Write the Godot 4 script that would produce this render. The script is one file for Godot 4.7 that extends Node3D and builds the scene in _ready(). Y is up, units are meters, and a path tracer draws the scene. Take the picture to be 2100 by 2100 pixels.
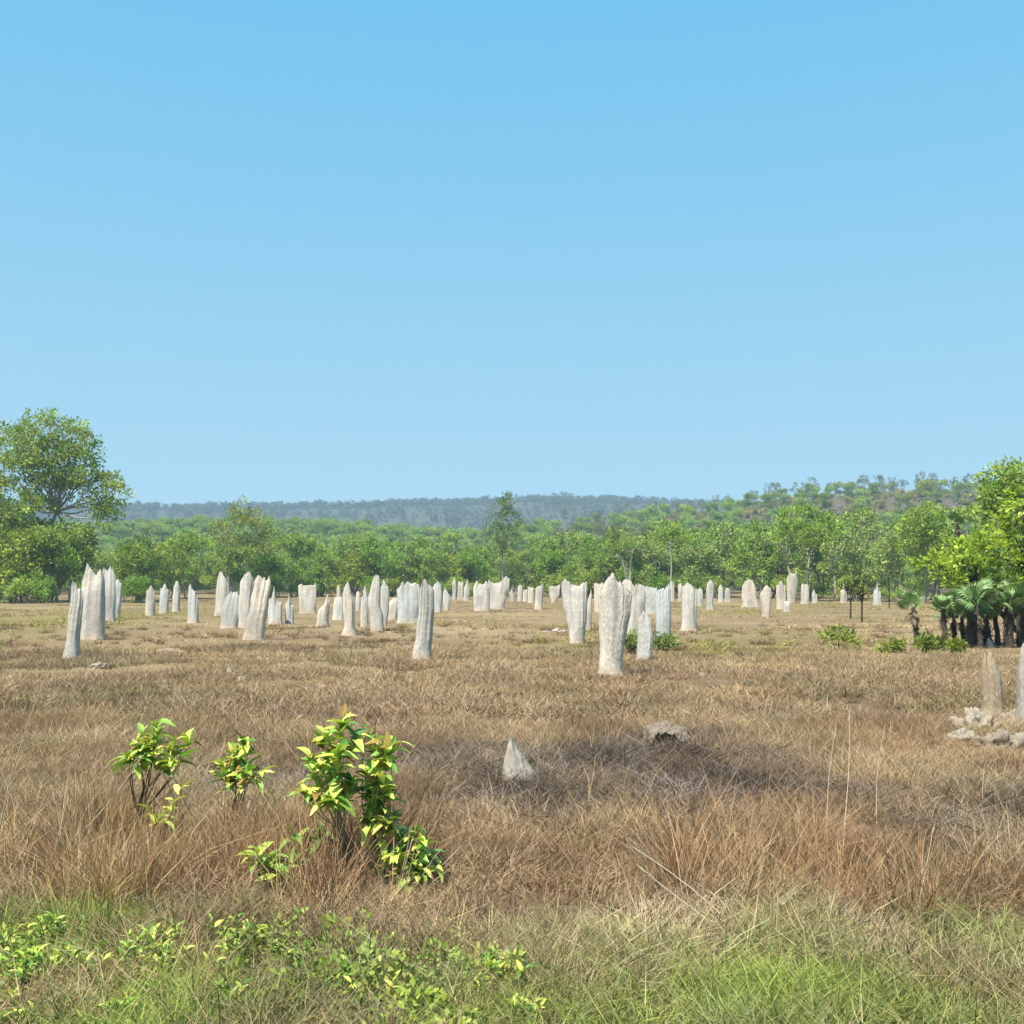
extends Node3D
# A savanna clearing full of pale termite mounds, woodland and low hills behind. Metres, y up, looking along -z.

const EYE := 1.7
var used := {}
var rng := RandomNumberGenerator.new()
var bumps := FastNoiseLite.new()
var patches := FastNoiseLite.new()
var fine_noise := FastNoiseLite.new()
var M := {}
var dull := Color(0.47, 0.41, 0.335)
var cream := Color(0.635, 0.57, 0.485)
var grey := Color(0.59, 0.55, 0.485)
var blue_grey := Color(0.585, 0.565, 0.52)
var tan := Color(0.38, 0.29, 0.19)

# ---------------------------------------------------------------- naming
func numbered(called: String) -> String:
	var k: int = used.get(called, 0)
	used[called] = k + 1
	return called if k == 0 else "%s_%03d" % [called, k]

func tag(o: Node3D, label: String, category := "", group := "", kind := "") -> Node3D:
	o.set_meta("label", label)
	if category: o.set_meta("category", category)
	if group: o.set_meta("group", group)
	if kind: o.set_meta("kind", kind)
	return o

func thing(called: String, label: String, category: String, at: Vector3, turn := 0.0, group := "") -> Node3D:
	var o := Node3D.new()
	o.name = numbered(called)
	add_child(o)
	o.position = at
	o.rotation.y = turn
	return tag(o, label, category, group)

func obj(called: String, mesh: Mesh, mat: Material, parent: Node = self) -> MeshInstance3D:
	var o := MeshInstance3D.new()
	o.name = numbered(called) if parent == self else called
	o.mesh = mesh
	o.material_override = mat
	parent.add_child(o, true)
	return o

func many(called: String, mesh: Mesh, mat: Material, where: Array, tints: Array, label: String, category: String) -> void:
	var mm := MultiMesh.new()
	mm.transform_format = MultiMesh.TRANSFORM_3D
	mm.use_colors = true
	mm.mesh = mesh
	mm.instance_count = where.size()
	for i in where.size():
		mm.set_instance_transform(i, where[i])
		mm.set_instance_color(i, tints[i])
	var o := MultiMeshInstance3D.new()
	o.name = numbered(called)
	o.multimesh = mm
	o.material_override = mat
	add_child(o)
	tag(o, label, category, "", "stuff")

# ---------------------------------------------------------------- mesh building
class Acc:
	var v := PackedVector3Array()
	var n := PackedVector3Array()
	var c := PackedColorArray()
	var i := PackedInt32Array()
	var smooth := true
	func vert(p: Vector3, nn: Vector3, col: Color) -> int:
		v.append(p)
		if smooth: n.append(nn)
		c.append(col)
		return v.size() - 1
	func tri(a: int, b: int, d: int) -> void:
		i.append(a); i.append(b); i.append(d)
	func tube(pts: Array, radii: Array, sides: int, col: Color) -> void:
		var first := v.size()
		for k in pts.size():
			var p: Vector3 = pts[k]
			var ahead: Vector3 = (pts[mini(k + 1, pts.size() - 1)] - pts[maxi(k - 1, 0)]).normalized()
			var a := ahead.cross(Vector3(0.31, 0.2, 0.93)).normalized()
			var b := ahead.cross(a)
			for s in sides:
				var t := TAU * s / sides
				var d := a * cos(t) + b * sin(t)
				vert(p + d * float(radii[k]), d, col)
		for k in pts.size() - 1:
			for s in sides:
				var p0 := first + k * sides + s
				var p1 := first + k * sides + (s + 1) % sides
				tri(p0, p0 + sides, p1)
				tri(p1, p0 + sides, p1 + sides)
	func done() -> ArrayMesh:
		var a := []
		a.resize(Mesh.ARRAY_MAX)
		a[Mesh.ARRAY_VERTEX] = v
		if smooth: a[Mesh.ARRAY_NORMAL] = n
		a[Mesh.ARRAY_COLOR] = c
		a[Mesh.ARRAY_INDEX] = i
		var m := ArrayMesh.new()
		m.add_surface_from_arrays(Mesh.PRIMITIVE_TRIANGLES, a)
		return m

func grid_normals(v: PackedVector3Array, idx: PackedInt32Array) -> PackedVector3Array:
	var n := PackedVector3Array()
	n.resize(v.size())
	for t in range(0, idx.size(), 3):
		var f := (v[idx[t + 2]] - v[idx[t]]).cross(v[idx[t + 1]] - v[idx[t]])
		n[idx[t]] += f
		n[idx[t + 1]] += f
		n[idx[t + 2]] += f
	for k in n.size():
		n[k] = n[k].normalized() if n[k].length_squared() > 1e-14 else Vector3.UP
	return n

func rnd(a: float, b: float) -> float:
	return rng.randf_range(a, b)

func rnd_dir() -> Vector3:
	var z := rnd(-1, 1)
	var t := rnd(0, TAU)
	var r := sqrt(1 - z * z)
	return Vector3(r * cos(t), z, r * sin(t))

func ground_h(x: float, z: float) -> float:
	return bumps.get_noise_2d(x, z) * 0.10 + fine_noise.get_noise_2d(x * 0.7, z * 0.7) * 0.035

func on_ground(p: Vector3) -> Vector3:
	return Vector3(p.x, ground_h(p.x, p.z), p.z)

func lin(r: int, g: int, b: int) -> Color:
	return Color8(r, g, b).srgb_to_linear()

func noise_tex(freq: float, lo: Color, hi: Color, octaves := 5, normal := 0.0) -> NoiseTexture2D:
	var f := FastNoiseLite.new()
	f.seed = int(freq * 1000) + octaves
	f.frequency = freq
	f.fractal_octaves = octaves
	var t := NoiseTexture2D.new()
	t.width = 512
	t.height = 512
	t.seamless = true
	t.noise = f
	if normal > 0.0:
		t.as_normal_map = true
		t.bump_strength = normal
	else:
		var g := Gradient.new()
		g.set_color(0, lo)
		g.set_color(1, hi)
		t.color_ramp = g
	return t

func plain(rough: float, backlight := 0.0, spec := 0.3, tint := Color.WHITE) -> StandardMaterial3D:
	var m := StandardMaterial3D.new()
	m.vertex_color_use_as_albedo = true
	m.albedo_color = tint
	m.roughness = rough
	m.metallic_specular = spec
	m.cull_mode = BaseMaterial3D.CULL_DISABLED
	if backlight > 0.0:
		m.backlight_enabled = true
		m.backlight = Color(backlight, backlight, backlight * 0.75)
	return m

# ---------------------------------------------------------------- termite mounds
func row_at(rows: Array, y: float) -> Vector2:
	if y <= rows[0][0]: return Vector2(rows[0][1], rows[0][2])
	for k in rows.size() - 1:
		if y <= rows[k + 1][0]:
			var t: float = smoothstep(0.0, 1.0, (y - rows[k][0]) / maxf(rows[k + 1][0] - rows[k][0], 1e-4))
			return Vector2(lerpf(rows[k][1], rows[k + 1][1], t), lerpf(rows[k][2], rows[k + 1][2], t))
	var e: Array = rows[-1]
	return Vector2(e[1], e[2])

func crest_at(crest: Array, u: float) -> float:
	if u <= crest[0].x: return crest[0].y
	for k in crest.size() - 1:
		if u <= crest[k + 1].x:
			return lerpf(crest[k].y, crest[k + 1].y, (u - crest[k].x) / maxf(crest[k + 1].x - crest[k].x, 1e-4))
	return crest[-1].y

func mound(label: String, at: Vector3, rows: Array, crest: Array, thick: float, tone: Color, yaw: float, flare: float, fine: int) -> void:
	var nt: int = [56, 76, 110][fine]
	var nv: int = [24, 36, 54][fine]
	var tall: float = 0.0
	for c in crest: tall = maxf(tall, c.y)
	var wide: float = rows[0][2] - rows[0][1]
	thick = minf(thick, maxf(wide * 1.0, 0.16))
	var o := Vector3(rng.randf() * 90, rng.randf() * 90, rng.randf() * 90)
	var warm := rnd(0.93, 1.05)
	var a := Acc.new()
	for j in nv + 1:
		var v := 1.0 - pow(1.0 - float(j) / nv, 1.4)
		for i in nt:
			var th := TAU * i / nt
			var cs := cos(th)
			var sn := sin(th)
			var u := signf(cs) * pow(absf(cs), 0.8)
			var w := signf(sn) * pow(absf(sn), 0.75)
			var h := crest_at(crest, u)
			var rib := bumps.get_noise_1d((cs * 0.5 + 0.5 + (0.0 if sn > 0.0 else 3.0) + o.z) * 78.0)
			h *= 1.03 + 0.035 * fine_noise.get_noise_1d((u * 1.1 + o.x) * 4.0) - (0.075 if tall > 0.9 else 0.03) * maxf(0.0, -rib) - 0.02 * absf(fine_noise.get_noise_1d((u + o.y) * 9.0))
			var y := h * v
			var r := row_at(rows, y)
			var half := (r.y - r.x) * 0.535
			var mid := (r.x + r.y) * 0.5
			var deep := thick * 0.5 * (1.0 - 0.45 * v) * pow(maxf(0.0, 1.0 - pow(v, 4.0)), 0.7)
			var out := 1.0 + flare * exp(-y / (0.045 * tall + 0.02)) * (1.3 + 0.9 * fine_noise.get_noise_1d(th * 1.3 + o.x))
			var p := Vector3(mid + u * half * out, y, w * deep * out)
			var q := p + o
			var flute := bumps.get_noise_3d(q.x * 34, q.y * 2.2, q.z * 34) * 0.10 + fine_noise.get_noise_3d(q.x * 2.0, q.y * 0.8, q.z * 2.0) * 0.07
			flute *= minf(1.0, half * 2.2 + 0.15)
			var away := Vector3(cs * 0.55, 0, sn).normalized()
			p += away * (flute + rib * (0.075 if fine < 2 else 0.05) * smoothstep(0.05, 0.5, v)) * thick * (0.8 if v < 0.97 else 0.2)
			p.y += fine_noise.get_noise_3d(q.x * 3, 7.0, q.z * 3) * 0.03 * tall * v
			var k := 1.0 + 0.16 * bumps.get_noise_3d(q.x * 40, q.y * 4.0, q.z * 40) + 0.12 * fine_noise.get_noise_3d(q.x * 2, q.y * 1.2, q.z * 2)
			var col := Color(tone.r * k * warm, tone.g * k, tone.b * k * (2.0 - warm))
			var stain := clampf(bumps.get_noise_3d(q.x * 22, q.y * 7 + 40, q.z * 22) * 2.4 - 0.1, 0.0, 0.6)
			col = col.lerp(Color(0.36, 0.335, 0.30), stain)
			var streak := clampf(bumps.get_noise_2d((cs + o.x) * 90.0 * half + sn * 40.0, y * 2.5 + o.y) * 2.0 - 0.3, 0.0, 0.3)
			col = col.lerp(Color(0.33, 0.315, 0.29), streak)
			var soil := clampf(1.15 - y / (0.085 * tall + 0.05) + 0.6 * fine_noise.get_noise_3d(q.x * 3, q.y * 2, q.z * 3), 0.0, 0.75)
			col = col.lerp(Color(0.54, 0.43, 0.325), soil)
			a.v.append(p - Vector3(0, 0.07 if j == 0 else 0.0, 0))
			a.c.append(col)
	for j in nv:
		for i in nt:
			var p0 := j * nt + i
			var p1 := j * nt + (i + 1) % nt
			a.tri(p0, p0 + nt, p1)
			a.tri(p1, p0 + nt, p1 + nt)
	a.n = grid_normals(a.v, a.i)
	pass
	var m := obj("termite_mound", a.done(), M.clay)
	m.position = on_ground(at)
	m.rotation.y = yaw
	tag(m, label, "termite mound", "pale termite mounds standing in the clearing")

func lump(called: String, label: String, category: String, at: Vector3, size: Vector3, tone: Color, rough := 0.35, group := "") -> MeshInstance3D:
	var a := Acc.new()
	var o := Vector3(rng.randf() * 50, rng.randf() * 50, rng.randf() * 50)
	var nt := 34
	var nv := 18
	for j in nv + 1:
		var la := -0.35 + (PI * 0.5 + 0.35) * j / nv
		for i in nt:
			var th := TAU * i / nt
			var d := Vector3(cos(th) * cos(la), sin(la), sin(th) * cos(la))
			var k := 1.0 + rough * (fine_noise.get_noise_3dv(d * 1.6 + o) * 1.1 + bumps.get_noise_3dv(d * 34.0 + o) * 0.6)
			if j == nv: k = 0.95
			a.v.append(d * size * k)
			var t := 1.0 + 0.35 * fine_noise.get_noise_3dv(d * 5.0 + o)
			a.c.append(Color(tone.r * t, tone.g * t, tone.b * t))
	for j in nv:
		for i in nt:
			var p0 := j * nt + i
			var p1 := j * nt + (i + 1) % nt
			a.tri(p0, p0 + nt, p1)
			a.tri(p1, p0 + nt, p1 + nt)
	a.n = grid_normals(a.v, a.i)
	pass
	var m := obj(called, a.done(), M.clay)
	m.position = on_ground(at)
	m.rotation.y = rnd(0, TAU) if size.x == size.z else 0.0
	tag(m, label, category, group)
	return m

# ---------------------------------------------------------------- foliage
func leaf_cloud(blobs: Array, leaf: float, cover: float, greens: Array, droop := 0.15) -> ArrayMesh:
	# leaves gathered in twig clumps spread through every blob (centre, radii)
	var a := Acc.new()
	a.smooth = false
	for b in blobs:
		var c: Vector3 = b[0]
		var r: Vector3 = b[1]
		var area := 12.6 * pow(r.x * r.y * r.z, 0.6667)
		var total := int(cover * area / (leaf * leaf * 0.5))
		var per := 16
		var clumps := maxi(3, total / per)
		for k in clumps:
			var d := rnd_dir()
			if d.y < -0.2 and rng.randf() < 0.6: d.y = -d.y
			var at := c + d * r * pow(rng.randf(), 0.42)
			var tone: Color = greens[rng.randi() % greens.size()]
			tone = tone.lerp(greens[rng.randi() % greens.size()], 0.4)
			var lum := rnd(0.75, 1.3)
			var axis := (d + rnd_dir() * 0.6 + Vector3(0, 0.3 - droop, 0)).normalized()
			var spread := leaf * rnd(1.0, 1.9)
			for q in per:
				var off := rnd_dir() * spread * pow(rng.randf(), 0.5)
				var base := at + off
				var out := (axis * 0.7 + off / spread * 0.9 + rnd_dir() * 0.5 - Vector3(0, droop, 0)).normalized()
				var side := out.cross(rnd_dir()).normalized()
				var l := leaf * rnd(0.7, 1.25)
				var w := l * rnd(0.22, 0.34)
				var kk := lum * rnd(0.85, 1.15)
				var col := Color(tone.r * kk, tone.g * kk, tone.b * kk)
				var f := a.v.size()
				a.v.append(base)
				a.v.append(base + out * l * 0.5 + side * w)
				a.v.append(base + out * l)
				a.v.append(base + out * l * 0.5 - side * w)
				for z in 4: a.c.append(col)
				a.tri(f, f + 1, f + 2)
				a.tri(f, f + 2, f + 3)
	return a.done()

func limb(a: Acc, from: Vector3, to: Vector3, r0: float, r1: float, col: Color, bend := 0.12, sides := 6) -> void:
	var pts := []
	var radii := []
	var w := rnd_dir() * (to - from).length() * bend
	for k in 5:
		var t := k / 4.0
		pts.append(from.lerp(to, t) + w * sin(t * PI))
		radii.append(lerpf(r0, r1, t))
	a.tube(pts, radii, sides, col)

func trunk_mesh(stems: Array, blobs: Array, r: float, col: Color) -> ArrayMesh:
	# stems: [foot, fork]; from the nearest fork a limb runs into every blob
	var a := Acc.new()
	for s in stems: limb(a, s[0], s[1], r, r * 0.6, col, 0.06, 7)
	for b in blobs:
		var best: Vector3 = stems[0][1]
		for s in stems:
			if s[1].distance_to(b[0]) < best.distance_to(b[0]): best = s[1]
		limb(a, best - Vector3(0, 0.05, 0), b[0], r * 0.45, r * 0.12, col, 0.12, 5)
		limb(a, best.lerp(b[0], 0.6), b[0] + Vector3(rnd(-0.5, 0.5), 0.5, rnd(-0.5, 0.5)) * b[1], r * 0.2, r * 0.06, col, 0.1, 4)
	return a.done()

func tree_kind(kind: String) -> Array:
	# [trunk mesh, crown mesh, height]
	var blobs := []
	var stems := []
	var tall := 6.0
	var bark := Color(0.26, 0.235, 0.205)
	var leaf := 0.24
	var cover := 1.0
	var r := 0.11
	var greens: Array = M.greens
	if kind == "bushy":
		tall = 6.0
		for k in 3: stems.append([Vector3(rnd(-0.5, 0.5), -0.1, rnd(-0.5, 0.5)), Vector3(rnd(-0.9, 0.9), rnd(1.3, 2.0), rnd(-0.9, 0.9))])
		for k in 13:
			var y := rnd(1.8, 5.3)
			var w := 2.1 * sqrt(maxf(0.1, 1.0 - pow((y - 2.9) / 3.1, 2)))
			var t := rnd(0, TAU)
			blobs.append([Vector3(cos(t) * w * rnd(0.3, 1), y, sin(t) * w * rnd(0.3, 1)), Vector3.ONE * rnd(0.65, 1.15) * Vector3(1.1, 0.8, 1.1)])
	elif kind == "spreading":
		tall = 6.0
		stems.append([Vector3(0, -0.1, 0), Vector3(rnd(-0.3, 0.3), 1.7, 0)])
		stems.append([Vector3(0.3, -0.1, 0.2), Vector3(rnd(0.5, 0.9), 2.0, 0.3)])
		for k in 14:
			var y := rnd(2.2, 5.3)
			var w := 2.9 * sqrt(maxf(0.08, 1.0 - pow((y - 3.0) / 2.6, 2)))
			var t := rnd(0, TAU)
			blobs.append([Vector3(cos(t) * w * rnd(0.2, 1), y, sin(t) * w * rnd(0.2, 1)), Vector3.ONE * rnd(0.6, 1.0) * Vector3(1.25, 0.7, 1.25)])
	elif kind == "upright":
		tall = 7.5
		bark = Color(0.42, 0.39, 0.34)
		stems.append([Vector3(0, -0.1, 0), Vector3(rnd(-0.3, 0.3), 3.2, rnd(-0.2, 0.2))])
		for k in 11:
			var y := rnd(2.6, 6.9)
			var w := 1.6 * sqrt(maxf(0.1, 1.0 - pow((y - 4.4) / 3.2, 2)))
			var t := rnd(0, TAU)
			blobs.append([Vector3(cos(t) * w * rnd(0.2, 1), y, sin(t) * w * rnd(0.2, 1)), Vector3.ONE * rnd(0.55, 0.95) * Vector3(1.0, 0.85, 1.0)])
	elif kind == "thicket":
		tall = 3.2
		for k in 4: stems.append([Vector3(rnd(-1, 1), -0.1, rnd(-0.6, 0.6)), Vector3(rnd(-1.2, 1.2), rnd(0.6, 1.2), rnd(-0.7, 0.7))])
		r = 0.05
		for k in 12:
			blobs.append([Vector3(rnd(-1.7, 1.7), rnd(0.5, 2.6), rnd(-1.1, 1.1)), Vector3.ONE * rnd(0.5, 0.85)])
		leaf = 0.2
	elif kind == "sparse":
		tall = 8.0
		bark = Color(0.34, 0.30, 0.27)
		leaf = 0.34
		cover = 0.55
		r = 0.10
		stems.append([Vector3(0, -0.3, 0), Vector3(rnd(-0.4, 0.4), rnd(3.2, 4.2), rnd(-0.3, 0.3))])
		for k in 7:
			var t := rnd(0, TAU)
			var w := rnd(0.4, 1.9)
			blobs.append([Vector3(cos(t) * w, rnd(4.2, 7.4), sin(t) * w), Vector3.ONE * rnd(0.5, 0.9) * Vector3(1.15, 0.75, 1.15)])
		greens = M.greys
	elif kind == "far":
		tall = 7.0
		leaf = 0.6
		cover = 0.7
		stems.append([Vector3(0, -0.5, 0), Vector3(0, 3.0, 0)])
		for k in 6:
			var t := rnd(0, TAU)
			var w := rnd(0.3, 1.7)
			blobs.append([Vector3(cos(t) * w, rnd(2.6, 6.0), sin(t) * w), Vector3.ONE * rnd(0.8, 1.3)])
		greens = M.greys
	return [trunk_mesh(stems, blobs, r, bark), leaf_cloud(blobs, leaf, cover, greens), tall]

func plant_tree(called: String, label: String, proto: Array, at: Vector3, tall: float, broad: float, mat: Material, group := "") -> Node3D:
	var t := thing(called, label, "tree", at, rnd(0, TAU), group)
	obj("trunk", proto[0], M.bark, t)
	obj("crown", proto[1], mat, t)
	var s: float = tall / proto[2]
	t.scale = Vector3(s * broad, s, s * broad)
	return t

func special_tree(called: String, label: String, at: Vector3, stems: Array, blobs: Array, r: float, leaf: float, cover: float, greens: Array, bark: Color) -> Node3D:
	var t := thing(called, label, "tree", on_ground(at))
	obj("trunk", trunk_mesh(stems, blobs, r, bark), M.bark, t)
	obj("crown", leaf_cloud(blobs, leaf, cover, greens), M.leaf, t)
	return t

# one broad leaf, folded along its midrib, tip along +z
func leaf_mesh(w: float, curl: float, blunt: float, col: Color) -> ArrayMesh:
	var a := Acc.new()
	a.smooth = false
	var n := 5
	for k in n + 1:
		var t := k / float(n)
		var half := w * pow(sin(PI * pow(t, blunt) * 0.94 + 0.10), 0.8)
		var y := curl * (t - t * t * 1.9)
		a.v.append(Vector3(-half, y + half * 0.35, t))
		a.v.append(Vector3(0, y, t))
		a.v.append(Vector3(half, y + half * 0.35, t))
		for q in 3: a.c.append(col)
	for k in n:
		var f := k * 3
		for q in 2:
			a.tri(f + q, f + 3 + q, f + 1 + q)
			a.tri(f + 1 + q, f + 3 + q, f + 4 + q)
	return a.done()

func put_leaf(parent: Node3D, at: Vector3, out: Vector3, size: float, mesh: Mesh, mat: Material) -> void:
	var o := obj("leaf", mesh, mat, parent)
	var z := out.normalized()
	var x := z.cross(Vector3.UP + rnd_dir() * 0.5).normalized()
	var y := x.cross(z)
	if y.y > 0: x = -x
	y = z.cross(x)
	o.transform = Transform3D(Basis(x * size, y * size, z * size), at)

func leafy_shrub(label: String, foot: Vector3, tips: Array, size: float, per: int, bark: Color, kinds: Array, group := "") -> void:
	# tips: points in the world where whorls of leaves stand; every whorl hangs on the stem
	foot = on_ground(foot)
	var t := thing("leafy_shrub", label, "shrub", foot, 0.0, group)
	var a := Acc.new()
	var crotch := Vector3.ZERO
	for p in tips: crotch += (p - foot) / tips.size()
	crotch = Vector3(crotch.x * 0.5, crotch.y * 0.58, crotch.z * 0.5)
	limb(a, Vector3(0, -0.05, 0), crotch, 0.012, 0.009, bark, 0.08, 6)
	for p in tips:
		var local: Vector3 = p - foot
		limb(a, crotch * rnd(0.35, 1.0), local, 0.005, 0.002, bark, 0.10, 5)
	obj("stem", a.done(), M.bark, t)
	for p in tips:
		var local: Vector3 = p - foot
		var lean := (local - crotch).normalized()
		local += rnd_dir() * size * 0.35
		var turn := rnd(0, TAU)
		for k in per:
			turn += 2.4 + rnd(-0.3, 0.3)
			var rise := rnd(-0.35, 0.9) if k > 2 else rnd(0.6, 1.3)
			var out := Vector3(cos(turn), rise, sin(turn)) + lean * 0.35
			put_leaf(t, local - lean * rnd(0.0, size * 1.3), out, size * rnd(0.5, 1.25), M.leaves[rng.randi() % M.leaves.size()], kinds[rng.randi() % kinds.size()])

func sprig(at: Vector3, label: String, group: String, size := 1.0) -> void:
	at = on_ground(at)
	var t := thing("low_sprig", label, "low plant", at, 0.0, group)
	M.sprigs = M.get("sprigs", []) + [t]
	var a := Acc.new()
	var mats := [M.leaf_bright, M.leaf_fresh, M.leaf_fresh, M.leaf_shade, M.leaf_yellow, M.leaf_bright]
	for s in 5:
		var top := Vector3(rnd(-0.10, 0.10), rnd(0.06, 0.125), rnd(-0.09, 0.09)) * size
		limb(a, Vector3(rnd(-0.03, 0.03), -0.03, rnd(-0.03, 0.03)), top, 0.004, 0.002, Color(0.17, 0.16, 0.06), 0.1, 5)
		var turn := rnd(0, TAU)
		for k in 8:
			turn += 2.4
			var h := 0.3 + 0.7 * k / 7.0
			var out := Vector3(cos(turn), rnd(0.5, 1.6), sin(turn))
			put_leaf(t, top * h, out, rnd(0.030, 0.056) * size, M.small_leaves[rng.randi() % M.small_leaves.size()], mats[rng.randi() % mats.size()])
	obj("stem", a.done(), M.bark, t)

# ---------------------------------------------------------------- palms
func fan_mesh(droop: float, cols: Array) -> ArrayMesh:
	# petiole along +z, then a fan of narrow folded segments
	var a := Acc.new()
	a.smooth = false
	var c0: Color = cols[0]
	var hub := Vector3(0, 0.0, 0.45)
	for k in 2:
		var f := a.v.size()
		var w := Vector3(0.012, 0, 0) if k == 0 else Vector3(0, 0.012, 0)
		for p in [-w, w, hub + w, hub - w]:
			a.v.append(p)
			a.c.append(c0)
		a.tri(f, f + 1, f + 2)
		a.tri(f, f + 2, f + 3)
	var n := 19
	for k in n:
		var t := lerpf(-2.3, 2.3, k / float(n - 1))
		var l := 0.55 * (1.0 - 0.25 * absf(t) / 2.3) * rnd(0.9, 1.05)
		var d := Vector3(sin(t), 0, cos(t))
		var s := Vector3(cos(t), 0, -sin(t))
		var mid := hub + d * l * 0.55 + Vector3(0, -droop * 0.25 * l, 0)
		var tip := hub + d * l + Vector3(0, -droop * l, 0)
		var col: Color = cols[rng.randi() % cols.size()]
		var f := a.v.size()
		for p in [hub, mid + s * 0.055 + Vector3(0, 0.02, 0), tip, mid - s * 0.055 + Vector3(0, 0.02, 0), mid]:
			a.v.append(p)
			a.c.append(col)
		a.tri(f, f + 1, f + 4)
		a.tri(f, f + 4, f + 3)
		a.tri(f + 1, f + 2, f + 4)
		a.tri(f + 4, f + 2, f + 3)
	return a.done()

func fan_palm(label: String, at: Vector3, tall: float, fronds: int, dead: int, reach: float, lean: Vector3, group := "", stout := 1.0, skirt := 0.4) -> void:
	at = on_ground(at)
	var t := thing("fan_palm", label, "palm", at, 0.0, group)
	var a := Acc.new()
	var top := Vector3(lean.x, tall, lean.z)
	var pts := []
	var radii := []
	for k in 9:
		var f := k / 8.0
		pts.append(top * f + Vector3(rnd(-0.02, 0.02), -0.05, rnd(-0.02, 0.02)) + Vector3(lean.x, 0, lean.z) * (f * f - f) * 0.5)
		radii.append((0.085 - 0.02 * f) * (1.0 + 0.2 * (k % 2)) * clampf(tall, 0.8, 1.15) * stout)
	a.tube(pts, radii, 8, Color(0.075, 0.06, 0.05))
	# old leaf bases standing off the trunk
	for k in 26:
		var f := rnd(0.1, 1.0)
		var th := rnd(0, TAU)
		var p := top * f + Vector3(cos(th), 0, sin(th)) * 0.07 * stout
		limb(a, p, p + Vector3(cos(th) * 0.07, rnd(-0.12, 0.08), sin(th) * 0.07), 0.018, 0.006, Color(0.10, 0.08, 0.065), 0.1, 4)
	obj("trunk", a.done(), M.bark, t)
	var turn := rnd(0, TAU)
	for k in fronds + dead:
		turn += 2.399
		var old := k >= fronds
		var o := obj("dead_frond" if old else "frond", (M.brown_fan if skirt > 0.5 else M.dead_fans[rng.randi() % 2]) if old else M.fans[rng.randi() % 3], M.leaf_dull if old else M.palm_leaf, t)
		var rise := (rnd(-5.0, -1.6) if skirt < 0.5 else rnd(-1.6, -0.4)) if old else lerpf(2.6, 0.1, k / float(fronds)) + rnd(-0.2, 0.2)
		var z := Vector3(cos(turn), rise, sin(turn)).normalized()
		var x := z.cross(Vector3.UP).normalized()
		x = x.rotated(z, rnd(-1.0, 1.0))
		var y := z.cross(x)
		if y.y < 0:
			x = -x
			y = -y
		var s := reach * rnd(0.65, 1.2) * (0.62 if old else 1.0)
		o.transform = Transform3D(Basis(x * s * (skirt if old else 0.9), y * s, z * s), top - Vector3(0, rnd(0, 0.15) + (0.1 if old else 0.0), 0))

# ---------------------------------------------------------------- grass
func tuft(blades: int, lo: float, hi: float, lean: float, w: float, radius: float, curl: float, tangle: float, cols: Array, clumps := 0, clump_r := 0.05) -> ArrayMesh:
	# loose blades round one root, or (clumps > 0) a whole sod of separate tufts of differing height and tone
	var a := Acc.new()
	a.smooth = false
	var hearts := []
	for k in clumps:
		var t := rnd(0, TAU)
		var c := Vector3(cos(t), 0, sin(t)) * radius * pow(rng.randf(), 0.6)
		hearts.append([c, rnd(0.55, 1.15) if rng.randf() < 0.85 else rnd(1.1, 1.5), rnd(0.68, 1.3), Vector3(rnd(-1, 1), 0, rnd(-1, 1)) * 0.35])
	for k in blades:
		var th := rnd(0, TAU)
		var foot := Vector3(cos(th), 0, sin(th)) * (radius if clumps == 0 else clump_r) * sqrt(rng.randf())
		var grow := 1.0
		var tone := 1.0
		var sway := Vector3.ZERO
		if clumps > 0:
			var heart: Array = hearts[rng.randi() % clumps]
			foot += heart[0]
			grow = heart[1]
			tone = heart[2]
			sway = heart[3]
		foot.y = -0.02
		var dir := (Vector3(cos(th), 0, sin(th)) * lean * rnd(0.2, 1.0) + sway + Vector3(rnd(-1, 1), 0, rnd(-1, 1)) * (0.12 + tangle) + Vector3(0, 1.0 - 0.6 * tangle * rng.randf(), 0)).normalized()
		var l := rnd(lo, hi) * grow
		var bend := Vector3(rnd(-1, 1), rnd(-0.9, 0.1), rnd(-1, 1)) * curl
		var side := dir.cross(rnd_dir()).normalized() * w * rnd(0.6, 1.3)
		var col: Color = cols[rng.randi() % cols.size()]
		var kk := rnd(0.75, 1.25) * tone
		col = Color(col.r * kk, col.g * kk, col.b * kk)
		var f := a.v.size()
		var p1 := foot + dir * l * 0.5 + bend * l * 0.25
		var p3 := foot + dir * l + bend * l
		for p in [foot - side * 0.5, foot + side * 0.5, p1 - side * 0.45, p1 + side * 0.45, p3]:
			a.v.append(p)
			a.c.append(col)
		a.tri(f, f + 2, f + 1)
		a.tri(f + 1, f + 2, f + 3)
		a.tri(f + 2, f + 4, f + 3)
	return a.done()

func twig_tuft(n: int, hi: float, radius: float, clumps: int) -> ArrayMesh:
	var a := Acc.new()
	var hearts := []
	for k in clumps: hearts.append(Vector3(rnd(-radius, radius), -0.02, rnd(-radius, radius)))
	for k in n:
		var p: Vector3 = hearts[rng.randi() % clumps] + Vector3(rnd(-0.06, 0.06), 0, rnd(-0.06, 0.06))
		var col := Color(1, 1, 1) * rnd(0.7, 1.3)
		var d := (Vector3(rnd(-1, 1), 1.0, rnd(-1, 1))).normalized()
		var q := p + d * hi * rnd(0.5, 1.0)
		limb(a, p, q, 0.003, 0.0015, col, 0.08, 3)
		for b in 3:
			var t := p.lerp(q, rnd(0.3, 0.9))
			limb(a, t, t + (d + rnd_dir()).normalized() * hi * rnd(0.2, 0.45), 0.002, 0.001, col, 0.1, 3)
	return a.done()

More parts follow.
